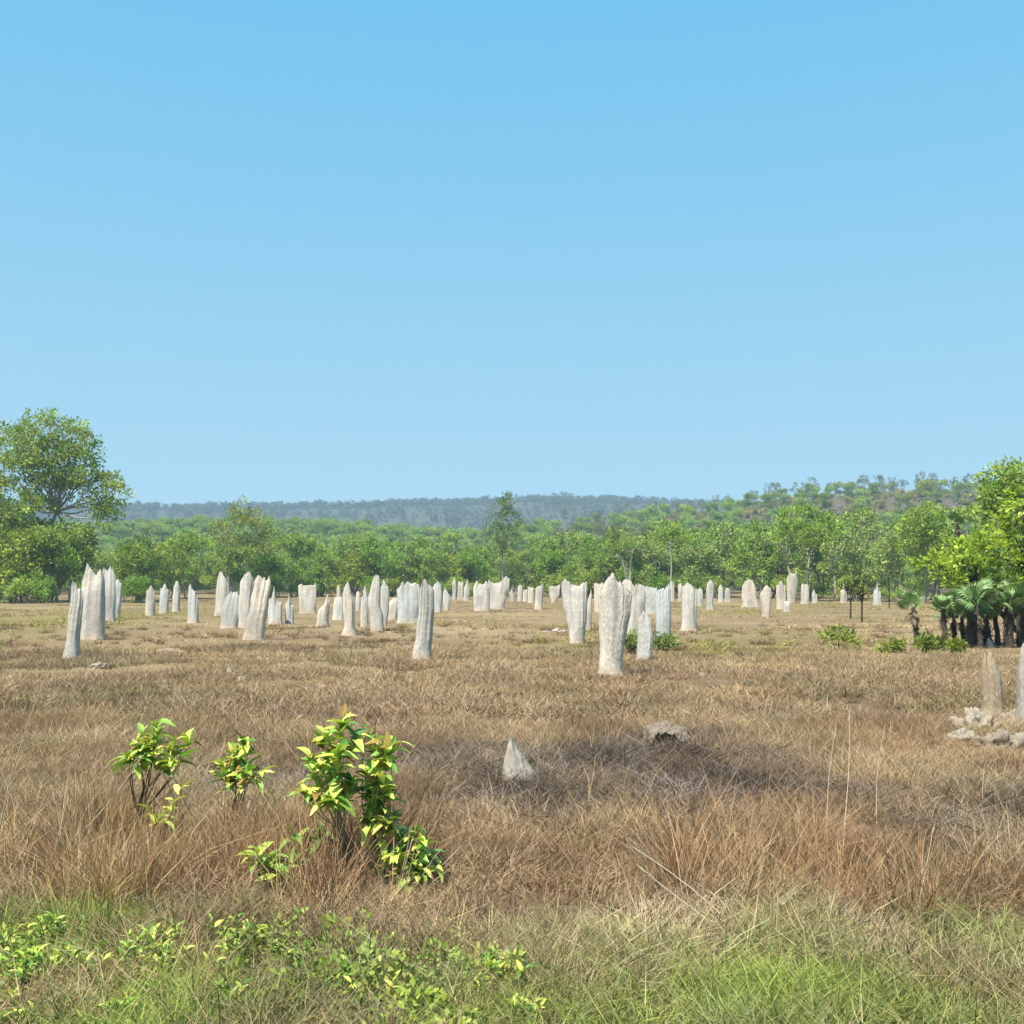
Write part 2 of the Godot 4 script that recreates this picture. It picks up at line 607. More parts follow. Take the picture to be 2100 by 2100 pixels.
# how strongly an elliptical patch (centre x, z; radii) is felt at a point
func patch(x: float, z: float, cx: float, cz: float, rx: float, rz: float) -> float:
	var d := sqrt(pow((x - cx) / rx, 2) + pow((z - cz) / rz, 2))
	return clampf(1.35 - d + 0.9 * patches.get_noise_2d(x * 7, z * 7), 0.0, 1.0)

func soil(x: float, z: float) -> Color:
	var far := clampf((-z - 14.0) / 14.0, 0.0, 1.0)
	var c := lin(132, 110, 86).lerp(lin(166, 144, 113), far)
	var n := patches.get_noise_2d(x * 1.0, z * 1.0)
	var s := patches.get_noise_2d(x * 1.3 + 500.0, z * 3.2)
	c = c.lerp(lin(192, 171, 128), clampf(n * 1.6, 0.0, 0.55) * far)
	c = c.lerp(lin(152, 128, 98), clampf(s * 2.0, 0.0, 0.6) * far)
	c = c.lerp(lin(92, 78, 68), patch(x, z, 0.75, -9.5, 1.9, 1.9) * 0.7)
	c = c.lerp(lin(146, 136, 84), green_at(x, z) * 0.65)
	var k := 1.0 + 0.25 * fine_noise.get_noise_2d(x * 2, z * 2)
	return Color(c.r * k, c.g * k, c.b * k)

func green_at(x: float, z: float) -> float:
	# thin green growth: left field edge, the herbs round the central mounds, the strips before the trees
	var g := patch(x, z, -22, -48, 8, 30) * 0.9
	g = maxf(g, patch(x, z, 3.9, -29, 3.8, 4.5))
	g = maxf(g, patch(x, z, 9.0, -34, 4.0, 6.0) * 0.55)
	g = maxf(g, patch(x, z, 26, -78, 22, 12) * 0.6)
	g = maxf(g, clampf(patches.get_noise_2d(x * 0.8 - 300, z * 0.8) * 2.2 - 0.25, 0, 0.55) * clampf((-z - 26) / 10, 0, 1))
	return g

func edge_distance(a: float) -> float:
	# how far the clearing reaches in each direction (a = x over distance)
	var pts := [[-0.9, 70], [-0.49, 84], [-0.36, 86], [-0.28, 108], [-0.2, 122], [-0.1, 126], [0.0, 126], [0.1, 114], [0.2, 112], [0.32, 97], [0.42, 82], [0.9, 62]]
	for k in pts.size() - 1:
		if a <= pts[k + 1][0]:
			return lerpf(pts[k][1], pts[k + 1][1], clampf((a - pts[k][0]) / (pts[k + 1][0] - pts[k][0]), 0, 1))
	return 62.0

func edge_tall(a: float) -> float:
	var pts := [[-0.9, 8.0], [-0.49, 7.9], [-0.42, 8.0], [-0.36, 6.9], [-0.33, 6.5], [-0.27, 7.0], [-0.2, 7.3], [-0.11, 8.0], [-0.05, 7.0], [-0.02, 6.3], [0.02, 6.5], [0.05, 7.4], [0.12, 8.0], [0.17, 8.7], [0.24, 9.2], [0.29, 8.9], [0.34, 7.9], [0.4, 7.6], [0.49, 7.5], [0.9, 7.0]]
	for k in pts.size() - 1:
		if a <= pts[k + 1][0]:
			return lerpf(pts[k][1], pts[k + 1][1], clampf((a - pts[k][0]) / (pts[k + 1][0] - pts[k][0]), 0, 1))
	return 7.0

func along(pts: Array, x: float) -> float:
	if x <= pts[0].x: return pts[0].y
	for k in pts.size() - 1:
		if x <= pts[k + 1].x:
			return lerpf(pts[k].y, pts[k + 1].y, smoothstep(0, 1, (x - pts[k].x) / (pts[k + 1].x - pts[k].x)))
	return pts[-1].y

func ridge_h(x: float, z: float) -> float:
	var crest := along([Vector2(-1400, 60), Vector2(-640, 73), Vector2(-430, 76), Vector2(-250, 77), Vector2(-80, 81), Vector2(-20, 84), Vector2(60, 85), Vector2(150, 82), Vector2(260, 76), Vector2(500, 60), Vector2(900, 40)], x)
	return -2.0 + (crest + 2.0 + patches.get_noise_2d(x * 0.25, z * 0.25) * 5.0) * smoothstep(520.0, 1120.0, -z)

func rise_h(x: float, z: float) -> float:
	var crest := along([Vector2(-420, 15), Vector2(-160, 19), Vector2(-105, 21.5), Vector2(-60, 20), Vector2(-25, 17), Vector2(20, 13), Vector2(120, 8), Vector2(400, 3)], x)
	return -1.5 + (crest + 1.5 + patches.get_noise_2d(x * 0.5, z * 0.5) * 1.5) * smoothstep(190.0, 420.0, -z)

func hill_h(x: float, z: float) -> float:
	var crest := along([Vector2(-120, -1), Vector2(-30, 12), Vector2(20, 20), Vector2(53, 24), Vector2(80, 27), Vector2(105, 32), Vector2(140, 34), Vector2(165, 34), Vector2(190, 32.5), Vector2(300, 24), Vector2(500, 12)], x)
	return -1.5 + (crest + 1.5 + patches.get_noise_2d(x * 0.6, z * 0.6) * 1.6) * smoothstep(170.0, 400.0, -z)

func land(called: String, label: String, xs: PackedFloat32Array, zs: PackedFloat32Array, high: Callable, tint: Callable, mat: Material) -> void:
	var a := Acc.new()
	for z in zs:
		for x in xs:
			a.v.append(Vector3(x, high.call(x, z), z))
			a.c.append(tint.call(x, z))
	var w := xs.size()
	for j in zs.size() - 1:
		for i in w - 1:
			var p := j * w + i
			a.tri(p, p + w, p + 1)
			a.tri(p + 1, p + w, p + w + 1)
	a.n = grid_normals(a.v, a.i)
	for k in a.n.size():
		if a.n[k].y < 0: a.n[k] = -a.n[k]
	var m := obj(called, a.done(), mat)
	tag(m, label, "", "", "structure")

func steps(from: float, to: float, n: int) -> PackedFloat32Array:
	var a := PackedFloat32Array()
	for k in n + 1: a.append(lerpf(from, to, k / float(n)))
	return a

# ================================================================ the scene
func _ready() -> void:
	rng.seed = 20240611
	# ---- camera
	var cam := Camera3D.new()
	cam.name = "camera"
	cam.fov = 52.0
	cam.position = Vector3(0, EYE, 0)
	cam.rotation_degrees = Vector3(3.853, 0, 0)
	cam.near = 0.05
	cam.far = 6000
	add_child(cam)
	# ---- sky, haze, exposure
	var sky_mat := ProceduralSkyMaterial.new()
	sky_mat.sky_top_color = Color(0.190, 0.538, 0.706)
	sky_mat.sky_horizon_color = Color(0.540, 0.662, 0.706)
	sky_mat.sky_curve = 0.30
	sky_mat.ground_bottom_color = Color(0.42, 0.36, 0.28)
	sky_mat.ground_horizon_color = Color(0.62, 0.66, 0.66)
	sky_mat.sun_angle_max = 8.0
	var env := Environment.new()
	env.background_mode = Environment.BG_SKY
	env.sky = Sky.new()
	env.sky.sky_material = sky_mat
	env.tonemap_mode = Environment.TONE_MAPPER_LINEAR
	env.tonemap_exposure = 1.9
	env.sdfgi_enabled = true
	env.ssao_enabled = true
	env.ssil_enabled = true
	env.fog_enabled = true
	env.fog_density = 0.00045
	env.fog_light_color = Color(0.76, 0.87, 0.97)
	var we := WorldEnvironment.new()
	we.name = "world_environment"
	we.environment = env
	add_child(we)
	# ---- sun: high, over the left shoulder
	var sun := DirectionalLight3D.new()
	sun.name = "sun"
	sun.light_energy = 1.6
	sun.light_color = Color(1.0, 0.975, 0.93)
	sun.light_angular_distance = 0.5
	sun.shadow_enabled = true
	sun.rotation_degrees = Vector3(-60, -42, 0)
	add_child(sun)

	bumps.seed = 11
	bumps.frequency = 0.06
	bumps.fractal_octaves = 3
	fine_noise.seed = 5
	fine_noise.frequency = 0.9
	fine_noise.fractal_octaves = 4
	patches.seed = 23
	patches.frequency = 0.05
	patches.fractal_octaves = 4
	materials()
	ground_and_hills()
	woodland()
	await get_tree().process_frame
	mounds()
	rubble()
	palms_and_near_trees()
	shrubs()
	grasses()

func materials() -> void:
	var clay := StandardMaterial3D.new()
	clay.vertex_color_use_as_albedo = true
	clay.albedo_texture = noise_tex(0.02, Color(0.80, 0.79, 0.77), Color(1, 1, 1))
	clay.uv1_triplanar = true
	clay.uv1_world_triplanar = true
	clay.uv1_scale = Vector3(2.4, 0.6, 2.4)
	clay.normal_enabled = true
	clay.normal_texture = noise_tex(0.03, Color.BLACK, Color.WHITE, 5, 9.0)
	clay.normal_scale = 0.5
	clay.roughness = 0.95
	clay.metallic_specular = 0.15
	M.clay = clay
	var dirt := StandardMaterial3D.new()
	dirt.vertex_color_use_as_albedo = true
	dirt.albedo_texture = noise_tex(0.045, Color(0.66, 0.65, 0.63), Color(1, 1, 1), 6)
	dirt.uv1_triplanar = true
	dirt.uv1_world_triplanar = true
	dirt.uv1_scale = Vector3(0.35, 0.35, 0.35)
	dirt.normal_enabled = true
	dirt.normal_texture = noise_tex(0.05, Color.BLACK, Color.WHITE, 6, 12.0)
	dirt.roughness = 1.0
	dirt.metallic_specular = 0.1
	M.dirt = dirt
	var slope := dirt.duplicate()
	slope.uv1_scale = Vector3(0.03, 0.03, 0.03)
	M.slope = slope
	M.bark = plain(0.9, 0.0, 0.2)
	M.leaf = plain(0.6, 0.9, 0.2)
	M.leaf_olive = plain(0.6, 0.7, 0.3, Color(1.0, 0.95, 0.82))
	M.leaf_deep = plain(0.6, 0.85, 0.2, Color(0.90, 0.96, 0.88))
	M.leaf_grey = plain(0.65, 0.6, 0.3, Color(0.98, 0.96, 1.0))
	M.leaf_dull = plain(0.85, 0.3, 0.15)
	M.palm_leaf = plain(0.5, 0.5, 0.4)
	M.leaf_bright = plain(0.48, 0.8, 0.45, Color(0.77, 0.82, 0.37))
	M.leaf_fresh = plain(0.48, 0.8, 0.45, Color(0.56, 0.70, 0.27))
	M.leaf_yellow = plain(0.42, 0.7, 0.4, Color(0.88, 0.86, 0.44))
	M.leaf_dry = plain(0.7, 0.4, 0.2, Color(0.62, 0.50, 0.28))
	M.leaf_shade = plain(0.40, 0.5, 0.45, Color(0.34, 0.52, 0.20))
	M.blade = plain(0.8, 0.6, 0.12)
	M.greens = [Color(0.22, 0.35, 0.045), Color(0.30, 0.43, 0.055), Color(0.11, 0.20, 0.03), Color(0.40, 0.49, 0.10), Color(0.27, 0.37, 0.13), Color(0.33, 0.37, 0.13)]
	M.greys = [Color(0.15, 0.19, 0.08), Color(0.12, 0.165, 0.065), Color(0.20, 0.22, 0.11), Color(0.22, 0.20, 0.12)]
	M.leaves = [leaf_mesh(0.17, 0.25, 0.85, Color(0.85, 0.9, 0.8)), leaf_mesh(0.20, 0.45, 0.9, Color(1, 1, 1)), leaf_mesh(0.15, 0.1, 0.8, Color(0.7, 0.75, 0.6)), leaf_mesh(0.21, 0.6, 0.95, Color(0.9, 0.95, 0.9))]
	M.small_leaves = [leaf_mesh(0.15, 0.2, 0.9, Color(0.85, 0.9, 0.7)), leaf_mesh(0.17, 0.4, 0.9, Color(1, 1, 1)), leaf_mesh(0.13, 0.5, 0.8, Color(0.75, 0.8, 0.6))]
	var pg := [Color(0.17, 0.27, 0.08), Color(0.23, 0.33, 0.11), Color(0.28, 0.37, 0.15), Color(0.12, 0.20, 0.06)]
	M.fans = [fan_mesh(0.1, pg), fan_mesh(0.35, pg), fan_mesh(0.6, pg)]
	var dg := [Color(0.10, 0.075, 0.05), Color(0.15, 0.115, 0.08), Color(0.06, 0.045, 0.035)]
	M.brown_fan = fan_mesh(0.45, [Color(0.20, 0.15, 0.10), Color(0.26, 0.20, 0.14), Color(0.13, 0.095, 0.065)])
	M.dead_fans = [fan_mesh(0.9, dg), fan_mesh(1.3, dg)]

func ground_and_hills() -> void:
	var xs := PackedFloat32Array()
	for k in 181:
		var t := (k - 90) / 90.0
		xs.append(14.0 * t + 1500.0 * signf(t) * pow(absf(t), 5.0))
	var zs := PackedFloat32Array()
	for k in 241:
		var t := k / 240.0
		zs.append(6.0 - 46.0 * t - 1500.0 * pow(t, 4.0))
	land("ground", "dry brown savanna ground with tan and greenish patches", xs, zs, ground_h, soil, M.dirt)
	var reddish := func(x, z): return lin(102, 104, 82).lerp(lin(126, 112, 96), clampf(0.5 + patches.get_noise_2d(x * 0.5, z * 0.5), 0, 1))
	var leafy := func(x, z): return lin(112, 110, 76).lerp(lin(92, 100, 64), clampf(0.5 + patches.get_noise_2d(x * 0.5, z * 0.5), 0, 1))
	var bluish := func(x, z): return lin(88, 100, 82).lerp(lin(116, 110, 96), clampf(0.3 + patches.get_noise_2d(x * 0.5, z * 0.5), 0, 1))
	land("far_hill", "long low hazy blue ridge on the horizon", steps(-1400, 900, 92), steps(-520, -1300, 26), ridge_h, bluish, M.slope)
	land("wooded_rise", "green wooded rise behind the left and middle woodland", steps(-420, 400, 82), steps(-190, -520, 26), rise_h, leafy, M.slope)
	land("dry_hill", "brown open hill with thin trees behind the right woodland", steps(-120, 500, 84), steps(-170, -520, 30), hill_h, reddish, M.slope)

func woodland() -> void:
	rng.seed = 101
	var bushy := [tree_kind("bushy"), tree_kind("bushy"), tree_kind("bushy")]
	var spreading := [tree_kind("spreading"), tree_kind("spreading")]
	var upright := [tree_kind("upright"), tree_kind("upright")]
	var thicket := [tree_kind("thicket"), tree_kind("thicket")]
	var sparse := [tree_kind("sparse"), tree_kind("sparse"), tree_kind("sparse"), tree_kind("sparse")]
	var far := [tree_kind("far"), tree_kind("far")]
	# the woodland edge, row behind row
	var marks := [[-0.47, "under the tallest domed tree"], [-0.41, "behind the broad left plate"], [-0.345, "behind the slim pale posts"], [-0.29, "behind the tall twins"], [-0.245, "behind the leaning cream slab"], [-0.20, "behind the wide flat topped wall"], [-0.15, "behind the dark split tower"], [-0.10, "behind the wide fluted wall"], [-0.055, "behind the three tiny mounds"], [-0.01, "below the slender lone tree"], [0.035, "behind the row of small pegs"], [0.08, "behind the great central mound"], [0.12, "behind the bare tree"], [0.165, "behind the pinkish knobbed mound"], [0.21, "behind the straight pale post"], [0.265, "behind the tallest right-hand post"], [0.32, "behind the burnt saplings"], [0.37, "left of the lone palm"], [0.43, "behind the palm clump"], [0.50, "at the right edge of the woodland"]]
	var rows := [[2.0, 2.1, 0.55, "thicket"], [4.0, 2.9, 0.82, "front"], [9.0, 3.2, 0.95, "middle"], [16.0, 3.8, 1.04, "back"]]
	var kin := {}
	for row in rows:
		var x := -66.0
		while x < 62.0:
			x += row[1] * rnd(0.75, 1.25)
			var a := x / 100.0
			var d := edge_distance(a)
			a = x / d
			d = edge_distance(a) + row[0] + rnd(-1.5, 1.5)
			if a > 0.47: d += 6.0
			var at := Vector3(a * d, 0, -d)
			var spot := ""
			var near := 9.0
			for m in marks:
				if absf(m[0] - a) < near:
					near = absf(m[0] - a)
					spot = m[1]
			var tall: float = 1.10 * edge_tall(a) * row[2] * rnd(0.86, 1.04)
			var t: Node3D
			var what := ""
			if row[3] == "thicket":
				if rng.randf() < 0.42: continue
				what = "low dense bush at the woodland foot %s" % spot
				t = plant_tree("thicket_bush", what, thicket[rng.randi() % 2], at, rnd(1.5, 3.6), rnd(0.9, 1.2), [M.leaf, M.leaf_deep, M.leaf_olive][rng.randi() % 3], "low bushes along the woodland edge")
				t.set_meta("category", "bush")
			else:
				var pick := rng.randi() % 9
				if pick < 4:
					var olive := rng.randf() < 0.25
					what = "%s bushy tree in the %s row %s" % ["olive" if olive else "green", row[3], spot]
					t = plant_tree("bushy_tree", what, bushy[rng.randi() % 3], at, tall, rnd(0.85, 1.15), M.leaf_olive if olive else (M.leaf if rng.randf() < 0.7 else M.leaf_deep), "bushy trees of the woodland edge")
				elif pick < 6:
					what = "spreading green tree in the %s row %s" % [row[3], spot]
					t = plant_tree("spreading_tree", what, spreading[rng.randi() % 2], at, tall * 0.95, rnd(0.9, 1.1), M.leaf if rng.randf() < 0.6 else M.leaf_deep, "spreading trees of the woodland edge")
				else:
					what = "narrow grey stemmed tree in the %s row %s" % [row[3], spot]
					t = plant_tree("upright_tree", what, upright[rng.randi() % 2], at, tall * 1.06, rnd(0.9, 1.1), M.leaf_grey, "narrow trees of the woodland edge")
			kin[what] = kin.get(what, []) + [t]
	for what in kin:
		var of_kind: Array = kin[what]
		if of_kind.size() == 1: continue
		for k in of_kind.size():
			of_kind[k].set_meta("label", "%s %s" % [["leftmost", "second", "third", "fourth", "fifth", "sixth", "seventh", "eighth", "ninth", "tenth"][mini(k, 9)] if k < of_kind.size() - 1 or k == 0 else "rightmost", what])
	# thin trees on the dry hill
	for k in 200:
		var x := rnd(10, 230)
		var z := -rnd(230, 415) if k < 130 else -rnd(385, 425)
		if k >= 130: x = rnd(40, 225)
		var skyline := z < -380
		plant_tree("hill_tree", "thin grey green tree standing on the skyline of the dry hill" if skyline else "thin grey green tree on the open slope of the dry hill", sparse[rng.randi() % 4], Vector3(x, hill_h(x, z) - 0.2, z), rnd(5.0, 9.2), rnd(0.6, 0.95), M.leaf_grey if rng.randf() < 0.7 else M.leaf_deep, "thin trees on the dry hill skyline" if skyline else "thin trees on the dry hill slope")
	# low scrub that covers the hill's slope
	var scrub := []
	var scrub_tints := []
	for k in 1500:
		var x := rnd(-20, 260)
		var z := -rnd(215, 430)
		var s := rnd(0.45, 1.0)
		scrub.append(Transform3D(Basis(Vector3.UP, rnd(0, TAU)).scaled(Vector3(s, s * rnd(0.6, 1.1), s)), Vector3(x, hill_h(x, z) - 0.15, z)))
		var b := rnd(0.7, 1.15)
		scrub_tints.append(Color(b * rnd(1.05, 1.6), b * 0.9, b * 1.15))
	many("hill_scrub", thicket[0][1], M.leaf_grey, scrub, scrub_tints, "low grey green and brown scrub scattered over the dry hill", "scrub")
	# far-off wood that reads as one mass
	var where := []
	var tints := []
	for k in 3200:
		var d := rnd(150, 440)
		var x := d * rnd(-0.62, 0.62)
		var z := -d
		if d < edge_distance(x / d) + 28: continue
		var y := maxf(maxf(rise_h(x, z), hill_h(x, z)), 0.0)
		if hill_h(x, z) > 15.0 and rng.randf() < 0.72: continue
		var s := rnd(0.7, 1.15)
		where.append(Transform3D(Basis(Vector3.UP, rnd(0, TAU)).scaled(Vector3(s, s, s)), Vector3(x, y - 0.2, z)))
		var b := rnd(0.8, 1.25)
		tints.append(Color(b * rnd(0.9, 1.15), b, b * 0.95))
	many("distant_woodland", bushy[1][1], M.leaf, where, tints, "mass of distant green treetops on the rise behind the woodland", "woodland")
	where = []
	tints = []
	for k in 7000:
		var d := rnd(600, 1190)
		var x := d * rnd(-0.6, 0.45)
		if rng.randf() < 0.35: d = rnd(1060, 1190)
		var y := ridge_h(x, -d)
		if patches.get_noise_2d(x * 0.35 + 90, d * 0.35) > 0.28 and d < 1080: continue
		var s := rnd(0.8, 1.4)
		where.append(Transform3D(Basis(Vector3.UP, rnd(0, TAU)).scaled(Vector3(s * 1.2, s, s * 1.2)), Vector3(x, y - 0.4, -d)))
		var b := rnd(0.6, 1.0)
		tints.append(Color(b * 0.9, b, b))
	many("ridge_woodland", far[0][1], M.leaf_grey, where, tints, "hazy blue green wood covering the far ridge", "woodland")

	# trees that stand out
	var dg := [Color(0.12, 0.21, 0.03), Color(0.24, 0.37, 0.045), Color(0.32, 0.44, 0.07), Color(0.38, 0.45, 0.11)]
	var ol := [Color(0.30, 0.31, 0.085), Color(0.36, 0.34, 0.12), Color(0.20, 0.25, 0.06), Color(0.24, 0.33, 0.06)]
	var foot := Vector3(-43.5, 0, -92)
	var bl := []
	for b in [Vector3(-42.13, 14.01, -91.00), Vector3(-40.84, 13.07, -92.00), Vector3(-43.76, 11.66, -91.00), Vector3(-40.55, 11.02, -91.00), Vector3(-38.26, 12.52, -91.00), Vector3(-45.90, 10.05, -92.00), Vector3(-43.62, 7.40, -91.00), Vector3(-41.28, 8.18, -90.00), Vector3(-43.91, 14.80, -92.00), Vector3(-40.90, 15.60, -91.00), Vector3(-38.74, 14.58, -92.00), Vector3(-37.98, 12.97, -93.00), Vector3(-41.61, 11.97, -90.00), Vector3(-39.60, 11.86, -92.00), Vector3(-36.91, 10.69, -92.00), Vector3(-42.84, 9.53, -91.00), Vector3(-45.36, 13.28, -92.00), Vector3(-47.88, 15.38, -93.00), Vector3(-48.09, 11.34, -92.00), Vector3(-41.20, 10.23, -94.00), Vector3(-44.97, 7.90, -92.00), Vector3(-43.53, 14.24, -95.00), Vector3(-36.21, 8.54, -92.00), Vector3(-51.07, 13.88, -95.00), Vector3(-39.03, 10.14, -93.00)]:
		bl.append([b - foot, Vector3(2.0, 1.5, 2.0) * rnd(0.75, 1.15)])
	bl.append([Vector3(-34.53, 9.53, -91.00) - foot, Vector3(1.3, 1.15, 1.3)])
	for b in [Vector3(-35.49, 7.40, -91.00), Vector3(-41.42, 5.67, -90.00), Vector3(-43.71, 5.46, -90.00), Vector3(-37.65, 5.46, -90.00)]:
		bl.append([b - foot, Vector3(1.8, 1.3, 1.6) * rnd(0.8, 1.1)])
	bl.append([Vector3(-35.53, 10.48, -92.00) - foot, Vector3(1.2, 1.0, 1.2)])
	bl.append([Vector3(-35.21, 7.98, -92.00) - foot, Vector3(1.0, 1.1, 1.0)])
	special_tree("great_tree", "tallest tree, broad domed crown with a drooping side branch, at the left edge", foot, [[Vector3(0, 0, 0), Vector3(-0.5, 6, 0)], [Vector3(0, 1, 0), Vector3(3.5, 8, 0)]], bl, 0.22, 0.27, 0.80, dg + dg + ol, Color(0.3, 0.26, 0.22))
	foot = Vector3(-30.07, 0, -116.83)
	bl = []
	for b in [Vector3(-32.65, 7.67, -117.00), Vector3(-30.22, 8.32, -116.00), Vector3(-28.30, 7.94, -117.00), Vector3(-31.26, 6.27, -116.00), Vector3(-29.09, 6.20, -117.00), Vector3(-27.70, 6.79, -118.00), Vector3(-33.15, 5.77, -117.00), Vector3(-29.89, 4.92, -116.00), Vector3(-31.04, 9.31, -117.00), Vector3(-29.22, 9.21, -118.00), Vector3(-27.71, 5.22, -117.00)]:
		bl.append([b - foot, Vector3(1.35, 0.95, 1.35)])
	bl.append([Vector3(-30.14, 10.62, -117.00) - foot, Vector3(0.55, 0.5, 0.55)])
	special_tree("olive_tree", "tall olive brown tree with a small dark tuft on top, behind the tall twins", foot, [[Vector3(-0.4, 0, 0), Vector3(-1.2, 4.5, 0)], [Vector3(0.4, 0, 0), Vector3(0.9, 5, 0)]], bl, 0.16, 0.25, 0.85, ol, Color(0.42, 0.40, 0.36))
	foot = Vector3(-0.82, 0, -126.89)
	bl = []
	for b in [Vector3(-1.17, 10.77, -126.00), Vector3(-0.29, 9.89, -126.00), Vector3(-1.88, 9.48, -126.00), Vector3(0.70, 8.72, -126.00), Vector3(-0.88, 8.13, -126.00), Vector3(-2.05, 7.84, -126.00), Vector3(0.35, 7.25, -126.00), Vector3(-1.17, 6.67, -126.00), Vector3(-0.29, 5.79, -126.00), Vector3(-1.76, 5.49, -126.00), Vector3(-0.53, 11.48, -126.00)]:
		bl.append([b - foot, Vector3(1.0, 0.85, 1.0) * rnd(0.85, 1.2)])
	special_tree("slender_tree", "slender tall tree rising alone above the central woodland against the ridge", foot, [[Vector3(0, 0, 0), Vector3(-0.3, 6, 0)]], bl, 0.15, 0.26, 0.75, [Color(0.14, 0.22, 0.06), Color(0.20, 0.27, 0.08), Color(0.24, 0.28, 0.11)], Color(0.34, 0.32, 0.28))
	foot = Vector3(12.13, 0, -111.52)
	bl = []
	for b in [Vector3(9.54, 6.71, -108.00), Vector3(10.65, 7.21, -108.00), Vector3(12.05, 6.86, -108.00), Vector3(13.35, 6.46, -108.00), Vector3(8.93, 5.45, -108.00), Vector3(13.54, 4.95, -108.00)]:
		bl.append([b - foot, Vector3(0.8, 0.6, 0.8)])
	special_tree("bare_tree", "half bare tree with pale forked branches behind the great central mound", foot, [[Vector3(0, 0, 0), Vector3(-0.6, 4.6, 0)], [Vector3(0, 0, 0), Vector3(0.5, 5.0, 0.2)]], bl, 0.13, 0.22, 0.25, M.greys, Color(0.34, 0.32, 0.29))
	foot = Vector3(16.63, 0, -111.52)
	bl = []
	for b in [Vector3(15.38, 6.62, -106.00), Vector3(16.51, 6.96, -106.00), Vector3(15.86, 5.88, -106.00), Vector3(17.00, 6.12, -106.00), Vector3(14.77, 5.63, -106.00)]:
		bl.append([b - foot, Vector3(1.0, 0.8, 1.0)])
	special_tree("pale_stemmed_tree", "tree with one straight pale stem right of the bare tree", foot, [[Vector3(0, 0, 0), Vector3(0.2, 6, 0)]], bl, 0.10, 0.24, 0.9, M.greens, Color(0.33, 0.31, 0.28))
	foot = Vector3(28.87, 0, -102.24)
	bl = []
	for b in [Vector3(26.26, 7.91, -99.00), Vector3(27.65, 8.37, -99.00), Vector3(29.03, 7.81, -99.00), Vector3(26.93, 6.75, -99.00), Vector3(28.16, 6.38, -98.00), Vector3(29.46, 6.52, -99.00), Vector3(25.77, 6.29, -99.00), Vector3(27.32, 5.47, -98.00)]:
		bl.append([b - foot, Vector3(1.2, 0.9, 1.2)])
	special_tree("dark_topped_tree", "dark green tree rising over the right woodland below the hill crest", foot, [[Vector3(0, 0, 0), Vector3(0.2, 5, 0)]], bl, 0.15, 0.25, 1.0, dg, Color(0.3, 0.27, 0.24))
	foot = Vector3(33.48, 0, -85.61)
	bl = []
	for b in [Vector3(32.45, 6.89, -84.00), Vector3(33.43, 7.28, -84.00), Vector3(34.00, 6.57, -84.00), Vector3(32.81, 5.99, -84.00), Vector3(31.84, 5.99, -84.00), Vector3(34.17, 5.60, -84.00), Vector3(33.18, 5.21, -84.00), Vector3(32.01, 4.93, -84.00)]:
		bl.append([b - foot, Vector3(1.1, 0.8, 1.1)])
	special_tree("round_topped_tree", "round topped green tree just left of the palm clump, in the woodland", foot, [[Vector3(0, 0, 0), Vector3(0.2, 4, 0)]], bl, 0.14, 0.24, 1.0, dg, Color(0.25, 0.22, 0.2))

